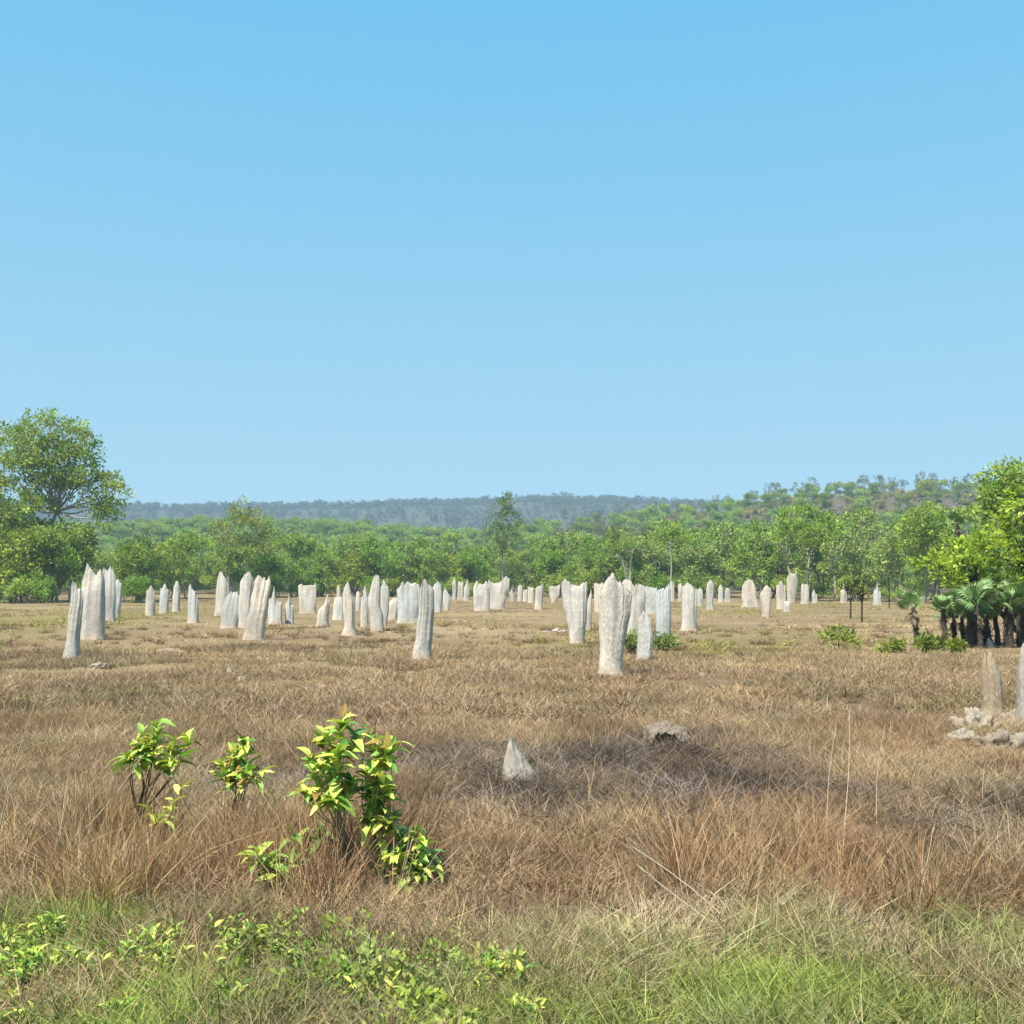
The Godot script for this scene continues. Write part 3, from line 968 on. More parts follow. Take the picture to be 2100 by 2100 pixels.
func mounds() -> void:
	rng.seed = 202
	mound("tall thin grey mound leaning beside the broad left plate, front of its group", Vector3(-9.87, 0, -23.68), [[0, -0.16, 0.16], [0.55, -0.09, 0.16], [0.94, -0.08, 0.19], [1.37, -0.04, 0.22], [1.59, -0.04, 0.19], [1.75, -0.02, 0.13]],
		[Vector2(-1, 1.58), Vector2(-0.84, 1.74), Vector2(-0.2, 1.68), Vector2(1, 1.48), Vector2(1, 1.7)], 0.4, grey, 0.1, 0.16, 0)
	mound("broad cream mound with a ragged spiked crest at the left end", Vector3(-12.66, 0, -31.81), [[0, -0.34, 0.34], [0.38, -0.38, 0.36], [1.04, -0.38, 0.34], [1.77, -0.33, 0.32], [2.22, -0.27, 0.24]],
		[Vector2(-1, 1.69), Vector2(-0.93, 1.92), Vector2(-0.71, 2.22), Vector2(-0.39, 2.13), Vector2(0, 2.07), Vector2(0.3, 1.95), Vector2(0.82, 2.1), Vector2(1, 1.85), Vector2(1, 2.04)], 0.42, cream, 0, 0.16, 1)
	mound("grey notched mound half hidden behind the broad left plate", Vector3(-17.88, 0, -46.65), [[0, -0.28, 0.28], [0.95, -0.28, 0.32], [2.02, -0.31, 0.29], [2.39, -0.28, 0.22]],
		[Vector2(-0.97, 2.13), Vector2(-0.73, 2.35), Vector2(-0.29, 2.2), Vector2(0.3, 2.37), Vector2(0.68, 2.28), Vector2(0.93, 1.92)], 0.4, blue_grey, 0, 0.16, 0)
	mound("grey rounded mound right of the broad left plate, behind it", Vector3(-19.03, 0, -50.48), [[0, -0.22, 0.22], [0.88, -0.17, 0.29], [1.58, -0.12, 0.28], [1.82, -0.06, 0.25]],
		[Vector2(-1, 1.47), Vector2(-0.48, 1.77), Vector2(0.38, 1.82), Vector2(0.88, 1.58)], 0.35, grey, 0, 0.16, 0)
	mound("first of three slim pale posts by the left treeline", Vector3(-18.88, 0, -54.99), [[0, -0.22, 0.22], [0.77, -0.21, 0.22], [1.31, -0.19, 0.21], [1.55, -0.11, 0.15]],
		[Vector2(-0.61, 1.31), Vector2(-0.42, 1.49), Vector2(0, 1.55), Vector2(0.44, 1.47), Vector2(0.69, 1.27)], 0.4, grey, 0, 0.16, 0)
	mound("middle one of three slim pale posts by the left treeline", Vector3(-19.31, 0, -58.47), [[0, -0.22, 0.22], [0.81, -0.21, 0.23], [1.38, -0.18, 0.21], [1.62, -0.11, 0.15]],
		[Vector2(-0.61, 1.38), Vector2(-0.42, 1.55), Vector2(0, 1.62), Vector2(0.44, 1.54), Vector2(0.7, 1.33)], 0.4, grey, 0, 0.16, 0)
	mound("tallest and right-hand one of three slim pale posts by the left treeline", Vector3(-19.9, 0, -62.43), [[0, -0.2, 0.2], [0.89, -0.19, 0.21], [1.52, -0.17, 0.2], [1.79, -0.12, 0.16]],
		[Vector2(-0.71, 1.52), Vector2(-0.45, 1.72), Vector2(0, 1.79), Vector2(0.47, 1.7), Vector2(0.81, 1.46)], 0.4, cream, 0, 0.16, 0)
	mound("lone grey mound with a left-hand point, between slim posts and tall twins", Vector3(-13.42, 0, -44.41), [[0, -0.2, 0.2], [0.81, -0.21, 0.18], [1.37, -0.21, 0.15], [1.62, -0.21, 0.14]],
		[Vector2(-0.99, 1.49), Vector2(-0.6, 1.62), Vector2(0, 1.33), Vector2(0.48, 1.26), Vector2(0.92, 0.97)], 0.4, blue_grey, 0, 0.16, 0)
	mound("tall cream mound tapering at the top, left of the tall twins", Vector3(-15.21, 0, -54.99), [[0, -0.28, 0.28], [1.06, -0.25, 0.46], [1.83, -0.19, 0.4], [2.29, -0.09, 0.19]],
		[Vector2(-1, 1.78), Vector2(-0.96, 2.26), Vector2(0.03, 2.21), Vector2(0.95, 1.57), Vector2(0.97, 2.16)], 0.4, cream, 0, 0.16, 0)
	mound("low blue grey mound with two humps between the tall twins", Vector3(-10.64, 0, -39.65), [[0, -0.27, 0.27], [0.69, -0.26, 0.42], [1.15, -0.12, 0.41], [1.41, -0.02, 0.35]],
		[Vector2(-1, 0.91), Vector2(-0.95, 1.21), Vector2(-0.64, 1.37), Vector2(0.05, 1.3), Vector2(0.59, 1.39), Vector2(0.93, 1.15)], 0.4, blue_grey, 0, 0.16, 0)
	mound("tall grey mound with a slanted top, right-hand one of the twins", Vector3(-10.06, 0, -39.65), [[0, -0.2, 0.2], [0.88, -0.2, 0.24], [1.79, -0.18, 0.3], [2.09, -0.07, 0.22]],
		[Vector2(-1, 1.61), Vector2(-0.67, 1.98), Vector2(0.12, 2.09), Vector2(0.78, 2.01), Vector2(1, 1.76)], 0.4, grey, 0, 0.16, 0)
	mound("cream slab leaning right with a notched top", Vector3(-7.52, 0, -30.75), [[0, -0.26, 0.26], [0.35, -0.23, 0.3], [1.06, -0.11, 0.39], [1.63, -0.01, 0.45], [1.86, 0.02, 0.43]],
		[Vector2(-1, 1.66), Vector2(-0.76, 1.8), Vector2(-0.52, 1.86), Vector2(-0.08, 1.74), Vector2(0.24, 1.77), Vector2(0.64, 1.71), Vector2(0.92, 1.8), Vector2(1, 1.69)], 0.38, cream, 0, 0.16, 1)
	mound("pointed cream mound just right of the leaning slab", Vector3(-9.72, 0, -43.37), [[0, -0.26, 0.26], [0.77, -0.3, 0.22], [1.31, -0.31, 0.17], [1.54, -0.21, 0.05]],
		[Vector2(-0.6, 1), Vector2(-0.2, 1.31), Vector2(0, 1.54), Vector2(0.12, 1.26), Vector2(0.42, 0.92)], 0.4, cream, 0, 0.16, 0)
	mound("small spired mound right of the pointed cream mound", Vector3(-9.25, 0, -43.88), [[0, -0.16, 0.16], [0.68, -0.18, 0.14], [1.15, -0.18, 0.12], [1.36, -0.12, 0.04]],
		[Vector2(-0.56, 0.88), Vector2(-0.18, 1.15), Vector2(0, 1.36), Vector2(0.14, 1.11), Vector2(0.46, 0.81)], 0.4, grey, 0, 0.16, 0)
	mound("wide pale wall with a flat top and corner peaks", Vector3(-11.14, 0, -57.56), [[0, -0.39, 0.39], [0.64, -0.45, 0.43], [1.43, -0.51, 0.42], [1.62, -0.51, 0.42]],
		[Vector2(-1, 1.49), Vector2(-0.77, 1.62), Vector2(-0.49, 1.51), Vector2(0.09, 1.57), Vector2(0.54, 1.51), Vector2(0.83, 1.65), Vector2(1, 1.54)], 0.4, cream, 0, 0.16, 0)
	mound("small stepped mound with a thin spike on its right shoulder", Vector3(-7.26, 0, -40.51), [[0, -0.22, 0.22], [0.39, -0.21, 0.2], [0.67, -0.18, 0.22], [0.95, -0.05, 0.25], [1.21, 0.04, 0.23]],
		[Vector2(-0.97, 0.63), Vector2(-0.56, 0.78), Vector2(-0.17, 0.86), Vector2(-0.16, 1.19), Vector2(0.2, 1.21), Vector2(0.77, 1.08)], 0.4, cream, 0, 0.16, 0)
	mound("squat round mound behind the stepped one", Vector3(-8.09, 0, -49.13), [[0, -0.25, 0.25], [0.54, -0.24, 0.26], [0.92, -0.22, 0.24], [1.09, -0.19, 0.21]],
		[Vector2(-0.95, 1.03), Vector2(-0.6, 1.09), Vector2(0.01, 1.02), Vector2(0.59, 1.07), Vector2(0.92, 0.98)], 0.4, grey, 0, 0.16, 0)
	mound("broad footed mound with a tall thin peak", Vector3(-5.21, 0, -33.84), [[0, -0.2, 0.2], [0.3, -0.14, 0.15], [1, -0.21, 0.15], [1.39, -0.22, 0.06], [1.73, -0.14, -0.02]],
		[Vector2(-1, 1.22), Vector2(-0.77, 1.56), Vector2(0, 1.73), Vector2(0.66, 1.59), Vector2(0.86, 1.28), Vector2(1, 1.18)], 0.42, cream, 0, 0.16, 0)
	mound("short pale peg between the tall peak and the leaning tower", Vector3(-9.27, 0, -63.5), [[0, -0.13, 0.13], [0.6, -0.14, 0.13], [1.02, -0.13, 0.11], [1.2, -0.13, 0.1]],
		[Vector2(-0.96, 1.02), Vector2(-0.49, 1.15), Vector2(0, 1.2), Vector2(0.49, 1.14), Vector2(0.95, 0.98)], 0.4, cream, 0, 0.16, 0)
	mound("plain grey stub left of the dark split tower", Vector3(-5.67, 0, -40.51), [[0, -0.13, 0.13], [0.6, -0.14, 0.13], [1.02, -0.13, 0.11], [1.19, -0.13, 0.1]],
		[Vector2(-0.99, 1.13), Vector2(-0.6, 1.19), Vector2(0, 1.12), Vector2(0.6, 1.17), Vector2(0.97, 1.07)], 0.4, grey, 0, 0.16, 0)
	mound("tall split tower with dark holes in its left edge", Vector3(-4.62, 0, -36.16), [[0, -0.19, 0.19], [0.45, -0.23, 0.19], [0.95, -0.32, 0.08], [1.45, -0.27, 0.1], [1.88, -0.14, 0.06]],
		[Vector2(-1, 1.18), Vector2(-0.82, 1.45), Vector2(-0.74, 1.78), Vector2(-0.17, 1.88), Vector2(0.82, 1.85), Vector2(1, 1.62)], 0.4, grey, 0, 0.16, 1)
	mound("tall grey tower touching the split tower on its right", Vector3(-5.09, 0, -41.89), [[0, -0.1, 0.1], [0.64, -0.12, 0.19], [1.41, -0.13, 0.2], [1.84, -0.07, 0.1]],
		[Vector2(-1, 1.51), Vector2(-0.54, 1.82), Vector2(0.22, 1.72), Vector2(0.81, 1.55), Vector2(1, 1.31)], 0.4, grey, 0, 0.16, 0)
	mound("low cream mound rising to a point on its right", Vector3(-5.65, 0, -49.13), [[0, -0.26, 0.26], [0.45, -0.24, 0.3], [0.86, -0.09, 0.3], [1.09, 0.09, 0.28]],
		[Vector2(-1, 0.45), Vector2(-0.94, 0.77), Vector2(-0.42, 0.91), Vector2(0, 1.09), Vector2(1, 1)], 0.4, cream, 0, 0.16, 0)
	mound("wide grey fluted wall behind the lone grey pillar", Vector3(-4.37, 0, -44.41), [[0, -0.39, 0.39], [0.78, -0.42, 0.49], [1.39, -0.46, 0.46], [1.74, -0.42, 0.4]],
		[Vector2(-1, 1.45), Vector2(-0.8, 1.49), Vector2(-0.6, 1.74), Vector2(-0.34, 1.56), Vector2(-0.05, 1.74), Vector2(0.19, 1.64), Vector2(0.58, 1.66), Vector2(0.91, 1.64), Vector2(1, 1.43)], 0.45, blue_grey, 0, 0.16, 1)
	mound("lone grey pillar in the middle of the field leaning right", Vector3(-1.95, 0, -22.81), [[0, -0.19, 0.19], [0.13, -0.17, 0.19], [0.6, -0.1, 0.22], [1.12, -0.05, 0.25], [1.49, -0.04, 0.24], [1.73, 0, 0.14]],
		[Vector2(-1, 1.49), Vector2(-0.8, 1.68), Vector2(-0.29, 1.73), Vector2(0.4, 1.68), Vector2(0.67, 1.58), Vector2(1, 1.56)], 0.42, grey, 0.08, 0.16, 1)
	mound("pointed grey mound right behind the lone grey pillar", Vector3(-4.36, 0, -61.39), [[0, -0.21, 0.21], [0.85, -0.27, 0.29], [1.47, -0.28, 0.26], [1.81, -0.11, 0.15]],
		[Vector2(-1, 1.33), Vector2(-0.71, 1.64), Vector2(0.11, 1.81), Vector2(0.86, 1.64), Vector2(1, 1.33)], 0.4, grey, 0, 0.16, 0)
	mound("thin pale fin with a sloping right edge, next to the pillar group", Vector3(-4.09, 0, -65.76), [[0, -0.14, 0.14], [0.79, -0.2, 0.29], [1.58, -0.17, -0.02]],
		[Vector2(-1, 1.18), Vector2(-0.2, 1.58), Vector2(0.33, 1.24), Vector2(1, 0.7)], 0.3, cream, 0, 0.16, 0)
	mound("leftmost of three tiny mounds against the central trees", Vector3(-5.74, 0, -105), [[0, -0.19, 0.19], [0.99, -0.2, 0.19], [1.69, -0.19, 0.17], [1.99, -0.18, 0.16]],
		[Vector2(-0.96, 1.69), Vector2(-0.49, 1.91), Vector2(0, 1.99), Vector2(0.49, 1.89), Vector2(0.95, 1.63)], 0.4, grey, 0, 0.16, 0)
	mound("middle one of three tiny mounds against the central trees", Vector3(-5.06, 0, -104), [[0, -0.29, 0.29], [0.89, -0.29, 0.29], [1.51, -0.27, 0.26], [1.78, -0.26, 0.25]],
		[Vector2(-0.99, 1.69), Vector2(-0.6, 1.78), Vector2(0, 1.67), Vector2(0.6, 1.74), Vector2(0.97, 1.6)], 0.4, cream, 0, 0.16, 0)
	mound("rightmost of three tiny mounds against the central trees", Vector3(-4.33, 0, -100), [[0, -0.25, 0.25], [1.04, -0.21, 0.3], [1.77, -0.16, 0.31], [2.08, -0.14, 0.31]],
		[Vector2(-0.78, 1.35), Vector2(-0.23, 1.77), Vector2(0, 2.08), Vector2(0.36, 1.7), Vector2(1, 1.25)], 0.4, cream, 0, 0.16, 0)
	mound("tiny pale mound far behind the stepped mound", Vector3(-17.12, 0, -104), [[0, -0.17, 0.17], [0.74, -0.18, 0.16], [1.27, -0.17, 0.14], [1.49, -0.16, 0.13]],
		[Vector2(-0.96, 1.27), Vector2(-0.49, 1.43), Vector2(0, 1.49), Vector2(0.49, 1.41), Vector2(0.95, 1.22)], 0.4, grey, 0, 0.16, 0)
	mound("tiny pale mound behind the plain grey stub", Vector3(-14.21, 0, -102), [[0, -0.19, 0.19], [0.78, -0.2, 0.18], [1.32, -0.19, 0.16], [1.55, -0.18, 0.15]],
		[Vector2(-0.91, 1.01), Vector2(-0.29, 1.32), Vector2(0, 1.55), Vector2(0.28, 1.27), Vector2(0.9, 0.93)], 0.4, grey, 0, 0.16, 0)
	mound("pale double peaked block left of centre", Vector3(-1.79, 0, -62.43), [[0, -0.4, 0.4], [0.69, -0.46, 0.43], [1.41, -0.49, 0.43], [1.82, -0.38, 0.37]],
		[Vector2(-1, 1.47), Vector2(-0.77, 1.82), Vector2(-0.25, 1.64), Vector2(0.17, 1.61), Vector2(0.62, 1.82), Vector2(1, 1.56)], 0.45, cream, 0, 0.16, 0)
	mound("pale block with a rounded tower on its right, left of centre", Vector3(-1.03, 0, -68.2), [[0, -0.46, 0.46], [0.75, -0.49, 0.65], [1.38, -0.52, 0.8], [2.08, -0.43, 0.84]],
		[Vector2(-1, 1.73), Vector2(-0.9, 1.83), Vector2(-0.51, 1.61), Vector2(-0.04, 1.67), Vector2(0.37, 1.89), Vector2(0.65, 2.08), Vector2(0.97, 1.83)], 0.45, cream, 0, 0.16, 0)
	mound("small spike right of the block with the rounded tower", Vector3(0, 0, -98), [[0, -0.18, 0.18], [0.61, -0.18, 0.18], [1.04, -0.17, 0.17], [1.22, -0.16, 0.16]],
		[Vector2(-0.91, 0.79), Vector2(-0.29, 1.04), Vector2(0, 1.22), Vector2(0.28, 1), Vector2(0.9, 0.73)], 0.4, grey, 0, 0.16, 0)
	mound("first small peg of the row behind the bare central field", Vector3(0.77, 0, -98), [[0, -0.23, 0.23], [0.77, -0.23, 0.23], [1.31, -0.21, 0.21], [1.54, -0.2, 0.2]],
		[Vector2(-0.96, 1.31), Vector2(-0.49, 1.48), Vector2(0, 1.54), Vector2(0.49, 1.46), Vector2(0.95, 1.26)], 0.4, cream, 0, 0.16, 0)
	mound("shortest peg of the row behind the bare central field", Vector3(1.23, 0, -97), [[0, -0.2, 0.2], [0.56, -0.2, 0.2], [0.95, -0.19, 0.19], [1.12, -0.18, 0.18]],
		[Vector2(-0.99, 1.06), Vector2(-0.6, 1.12), Vector2(0, 1.05), Vector2(0.6, 1.1), Vector2(0.97, 1.01)], 0.4, cream, 0, 0.16, 0)
	mound("third peg of the row behind the bare central field", Vector3(1.62, 0, -89.78), [[0, -0.25, 0.25], [0.68, -0.25, 0.25], [1.16, -0.23, 0.23], [1.37, -0.22, 0.22]],
		[Vector2(-0.99, 1.3), Vector2(-0.6, 1.37), Vector2(0, 1.29), Vector2(0.6, 1.34), Vector2(0.97, 1.23)], 0.4, cream, 0, 0.16, 0)
	mound("upright pale block with a spike on its right, in the central row", Vector3(1.7, 0, -68.2), [[0, -0.22, 0.22], [0.75, -0.19, 0.29], [1.38, -0.16, 0.32], [1.67, 0.13, 0.32]],
		[Vector2(-0.99, 1.35), Vector2(-0.54, 1.45), Vector2(0.17, 1.48), Vector2(0.33, 1.67), Vector2(1, 1.54)], 0.4, cream, 0, 0.16, 0)
	mound("small tapered block narrowing downwards, in the central row", Vector3(3.62, 0, -92), [[0, -0.17, 0.17], [0.68, -0.34, 0.51], [1.53, -0.38, 0.56]],
		[Vector2(-1, 1.36), Vector2(-0.46, 1.44), Vector2(0.19, 1.36), Vector2(0.91, 1.57)], 0.4, cream, 0, 0.16, 0)
	mound("wide grey notched mound on a narrow foot", Vector3(1.81, 0, -29.53), [[0, -0.18, 0.18], [0.27, -0.2, 0.21], [0.68, -0.27, 0.25], [1.09, -0.35, 0.26], [1.56, -0.39, 0.28], [1.75, -0.39, 0.27]],
		[Vector2(-1, 1.7), Vector2(-0.75, 1.75), Vector2(-0.42, 1.69), Vector2(-0.14, 1.59), Vector2(0.18, 1.55), Vector2(0.48, 1.65), Vector2(0.78, 1.71), Vector2(0.99, 1.69)], 0.45, blue_grey, 0, 0.16, 1)
	mound("narrow pale fin at the right side of the notched grey mound", Vector3(2.76, 0, -38.02), [[0, -0.09, 0.09], [0.72, -0.07, 0.11], [1.22, -0.05, 0.12], [1.44, -0.04, 0.12]],
		[Vector2(-0.77, 0.93), Vector2(-0.28, 1.12), Vector2(0.07, 1.22), Vector2(0.6, 1.44), Vector2(1, 1.29)], 0.4, cream, 0, 0.16, 0)
	mound("pale slab half hidden behind the left side of the great central mound", Vector3(4.97, 0, -60.38), [[0, -0.22, 0.22], [0.86, -0.25, 0.23], [1.7, -0.27, 0.18]],
		[Vector2(-1, 1.56), Vector2(-0.5, 1.7), Vector2(0.22, 1.59), Vector2(0.98, 1.64)], 0.4, cream, 0, 0.16, 0)
	mound("great central mound with a tall peaked crest and broad shoulders", Vector3(1.79, 0, -19.46), [[0, -0.22, 0.22], [0.13, -0.18, 0.2], [0.58, -0.15, 0.25], [0.85, -0.16, 0.3], [1.21, -0.16, 0.38], [1.57, -0.16, 0.41], [1.87, -0.08, 0.28]],
		[Vector2(-1, 1.69), Vector2(-0.93, 1.71), Vector2(-0.69, 1.75), Vector2(-0.42, 1.79), Vector2(-0.1, 1.87), Vector2(0.15, 1.8), Vector2(0.43, 1.73), Vector2(0.62, 1.63), Vector2(0.98, 1.51)], 0.55, cream, 0, 0.16, 2)
	mound("pointed top of a mound behind the great central mound", Vector3(6, 0, -54.99), [[0, -0.36, 0.36], [0.89, -0.35, 0.36], [1.51, -0.32, 0.34], [1.78, -0.31, 0.33]],
		[Vector2(-0.98, 1.51), Vector2(-0.5, 1.71), Vector2(0, 1.78), Vector2(0.5, 1.69), Vector2(0.97, 1.46)], 0.4, grey, 0, 0.16, 0)
	mound("grey column behind the great central mound, right of its peak", Vector3(3.99, 0, -34.8), [[0, -0.18, 0.18], [0.82, -0.07, 0.38], [1.38, -0.05, 0.43], [1.64, 0.01, 0.37]],
		[Vector2(-0.98, 1.43), Vector2(-0.51, 1.59), Vector2(0.18, 1.64), Vector2(0.71, 1.62), Vector2(0.84, 1.43)], 0.42, grey, 0, 0.16, 0)
	mound("grey sloping wall linking the column and the dark sided mound", Vector3(7.22, 0, -54.99), [[0, -0.31, 0.31], [0.56, -0.45, 0.41], [1.37, -0.45, 0.34]],
		[Vector2(-0.68, 1.42), Vector2(-0.23, 1.4), Vector2(0.29, 1.34), Vector2(0.74, 1.34)], 0.4, grey, 0, 0.16, 0)
	mound("low curved mound bulging right, in front of the great one", Vector3(2.76, 0, -22.4), [[0, -0.13, 0.13], [0.15, -0.11, 0.19], [0.51, -0.09, 0.22], [0.82, -0.09, 0.19], [1.06, -0.01, 0.13]],
		[Vector2(-1, 0.88), Vector2(-1, 1), Vector2(-0.29, 1.06), Vector2(0.65, 1.03), Vector2(1, 0.9)], 0.45, cream, 0, 0.16, 1)
	mound("blue grey mound with a dark right edge and a right-hand peak", Vector3(4.22, 0, -29.53), [[0, -0.18, 0.18], [0.41, -0.18, 0.2], [0.95, -0.2, 0.21], [1.36, -0.2, 0.2], [1.69, -0.09, 0.21]],
		[Vector2(-1, 1.3), Vector2(-0.8, 1.5), Vector2(-0.31, 1.54), Vector2(0.22, 1.56), Vector2(0.64, 1.67), Vector2(1, 1.6)], 0.45, blue_grey, 0, 0.16, 1)
	mound("slim pale post behind the dark edged blue grey mound", Vector3(14.45, 0, -95), [[0, -0.2, 0.2], [0.92, -0.19, 0.21], [1.57, -0.17, 0.2], [1.84, -0.16, 0.19]],
		[Vector2(-0.96, 1.57), Vector2(-0.49, 1.77), Vector2(0, 1.84), Vector2(0.49, 1.75), Vector2(0.95, 1.51)], 0.4, cream, 0, 0.16, 0)
	mound("tiny pale post left of the pinkish mound", Vector3(15.19, 0, -95), [[0, -0.2, 0.2], [0.83, -0.19, 0.21], [1.42, -0.17, 0.2], [1.67, -0.16, 0.19]],
		[Vector2(-0.96, 1.42), Vector2(-0.49, 1.6), Vector2(0, 1.67), Vector2(0.49, 1.58), Vector2(0.95, 1.37)], 0.4, cream, 0, 0.16, 0)
	mound("pinkish mound with a knobbed top over a dark undercut foot", Vector3(6.3, 0, -37.63), [[0, -0.25, 0.25], [0.4, -0.23, 0.26], [1, -0.22, 0.28], [1.44, -0.2, 0.3], [1.67, -0.15, 0.22]],
		[Vector2(-1, 1.53), Vector2(-0.76, 1.61), Vector2(-0.24, 1.67), Vector2(0.29, 1.61), Vector2(0.7, 1.47), Vector2(1, 1.42)], 0.42, cream, 0, 0.16, 0)
	mound("pale knob standing right against the pinkish mound", Vector3(13.88, 0, -78), [[0, -0.23, 0.23], [0.67, -0.21, 0.26], [1.13, -0.17, 0.26], [1.33, -0.15, 0.26]],
		[Vector2(-0.93, 1.13), Vector2(-0.49, 1.28), Vector2(0, 1.33), Vector2(0.5, 1.27), Vector2(0.98, 1.09)], 0.4, grey, 0, 0.16, 0)
	mound("straight pale post with a footing to its right", Vector3(12.35, 0, -65.76), [[0, -0.21, 0.21], [0.33, -0.21, 0.16], [1.09, -0.2, 0.26], [1.85, -0.1, 0.27]],
		[Vector2(-1, 1.67), Vector2(-0.5, 1.85), Vector2(0.34, 1.82), Vector2(1, 1.55)], 0.4, cream, 0, 0.16, 0)
	mound("left one of a small faint pair right of the straight post", Vector3(17.79, 0, -89.78), [[0, -0.21, 0.21], [0.73, -0.2, 0.22], [1.23, -0.17, 0.21], [1.45, -0.16, 0.2]],
		[Vector2(-0.96, 1.23), Vector2(-0.49, 1.39), Vector2(0, 1.45), Vector2(0.49, 1.38), Vector2(0.95, 1.19)], 0.4, cream, 0, 0.16, 0)
	mound("right one of a small faint pair right of the straight post", Vector3(19.25, 0, -94), [[0, -0.24, 0.24], [0.61, -0.23, 0.25], [1.03, -0.21, 0.23], [1.22, -0.19, 0.23]],
		[Vector2(-0.96, 1.03), Vector2(-0.49, 1.17), Vector2(0, 1.22), Vector2(0.49, 1.15), Vector2(0.95, 1)], 0.4, grey, 0, 0.16, 0)
	mound("arched pale mound with a low skirt on its right", Vector3(16.66, 0, -73.64), [[0, -0.51, 0.51], [0.31, -0.54, 0.48], [0.68, -0.57, 0.39], [1.36, -0.53, 0.36], [1.97, -0.28, 0.23]],
		[Vector2(-0.99, 1.29), Vector2(-0.96, 1.77), Vector2(-0.2, 1.97), Vector2(0.67, 1.84), Vector2(1, 1.33)], 0.5, cream, 0, 0.16, 0)
	mound("forked mound with a low left shoulder in front of the arched one", Vector3(12.66, 0, -52.63), [[0, -0.17, 0.17], [0.48, -0.21, 0.23], [1.04, -0.25, 0.26], [1.55, -0.07, 0.27]],
		[Vector2(-1, 1.16), Vector2(-0.85, 1.24), Vector2(-0.73, 1.48), Vector2(0, 1.55), Vector2(0.88, 1.38)], 0.4, cream, 0, 0.16, 0)
	mound("pointed mound with a sloping skirt, left of the tallest right-hand post", Vector3(17.12, 0, -66.96), [[0, -0.29, 0.29], [0.9, -0.29, 0.29], [1.52, -0.27, 0.27], [1.79, -0.16, 0.16]],
		[Vector2(-0.61, 1.52), Vector2(-0.43, 1.72), Vector2(0, 1.79), Vector2(0.4, 1.7), Vector2(0.57, 1.47)], 0.4, cream, 0, 0.16, 0)
	mound("low lump at the foot of the pointed mound with the skirt", Vector3(16.27, 0, -62.43), [[0, -0.19, 0.19], [0.32, -0.18, 0.19], [0.54, -0.16, 0.18], [0.63, -0.15, 0.18]],
		[Vector2(-0.99, 0.6), Vector2(-0.6, 0.63), Vector2(0, 0.6), Vector2(0.6, 0.62), Vector2(0.97, 0.57)], 0.4, cream, 0, 0.16, 0)
	mound("tallest post of the right-hand row with a needle on top", Vector3(22.79, 0, -86), [[0, -0.26, 0.26], [0.71, -0.29, 0.43], [1.71, -0.31, 0.53], [2.7, -0.13, 0.51]],
		[Vector2(-1, 2.03), Vector2(-0.73, 2.34), Vector2(-0.05, 2.34), Vector2(0.51, 2.38), Vector2(0.63, 2.74), Vector2(1, 1.99)], 0.42, cream, 0, 0.16, 0)
	mound("short blunt post right of the tallest right-hand post", Vector3(23.27, 0, -83.67), [[0, -0.31, 0.31], [0.79, -0.3, 0.32], [1.35, -0.26, 0.31], [1.58, -0.23, 0.29]],
		[Vector2(-0.97, 1.5), Vector2(-0.6, 1.58), Vector2(0, 1.49), Vector2(0.59, 1.55), Vector2(0.95, 1.43)], 0.4, cream, 0, 0.16, 0)
	mound("tiny dark sided spike right of the short blunt post", Vector3(24.61, 0, -85.61), [[0, -0.2, 0.2], [0.59, -0.23, 0.17], [1.01, -0.23, 0.13], [1.19, -0.23, 0.12]],
		[Vector2(-1, 0.77), Vector2(-0.35, 1.01), Vector2(0, 1.19), Vector2(0.21, 0.97), Vector2(0.74, 0.71)], 0.4, grey, 0, 0.16, 0)
	mound("slim pointed mound left of the burnt saplings", Vector3(27.59, 0, -87.65), [[0, -0.24, 0.24], [0.85, -0.23, 0.26], [1.44, -0.19, 0.25], [1.7, -0.09, 0.16]],
		[Vector2(-0.52, 1.1), Vector2(-0.16, 1.44), Vector2(0, 1.7), Vector2(0.16, 1.39), Vector2(0.51, 1.02)], 0.4, cream, 0, 0.16, 0)
	mound("slim pointed mound right of the burnt saplings", Vector3(28.36, 0, -81.81), [[0, -0.27, 0.27], [0.87, -0.24, 0.29], [1.48, -0.21, 0.28], [1.74, -0.09, 0.17]],
		[Vector2(-0.52, 1.13), Vector2(-0.16, 1.48), Vector2(0, 1.74), Vector2(0.16, 1.42), Vector2(0.51, 1.04)], 0.4, grey, 0, 0.16, 0)
	mound("brown crumbling mound by the right edge, on a rubble foot", Vector3(5.89, 0, -13.01), [[0, -0.12, 0.12], [0.18, -0.11, 0.12], [0.47, -0.11, 0.12], [0.65, -0.1, 0.08], [0.8, -0.08, 0.03]],
		[Vector2(-1, 0.62), Vector2(-0.95, 0.76), Vector2(-0.67, 0.79), Vector2(-0.42, 0.72), Vector2(0.09, 0.8), Vector2(0.56, 0.8), Vector2(0.62, 0.74), Vector2(0.85, 0.66), Vector2(1, 0.56)], 0.24, tan, 0, 0.3, 2)
	mound("pale mound cut by the right edge of the view", Vector3(5.97, 0, -12.17), [[0, -0.18, 0.18], [0.33, -0.15, 0.17], [0.55, -0.14, 0.15], [0.83, -0.11, 0.15], [1.01, -0.08, 0.13]],
		[Vector2(-1, 0.69), Vector2(-1, 0.89), Vector2(-0.89, 0.97), Vector2(-0.46, 1.02), Vector2(0.18, 0.99), Vector2(0.84, 0.89)], 0.3, dull, 0, 0.16, 2)
	mound("small white spike at the foot of the palm clump", Vector3(12.65, 0, -27.97), [[0, -0.08, 0.08], [0.16, -0.07, 0.08], [0.27, -0.06, 0.08], [0.32, -0.03, 0.05]],
		[Vector2(-0.69, 0.3), Vector2(-0.6, 0.32), Vector2(0, 0.26), Vector2(0.27, 0.25), Vector2(0.51, 0.19)], 0.4, cream, 0, 0.16, 0)
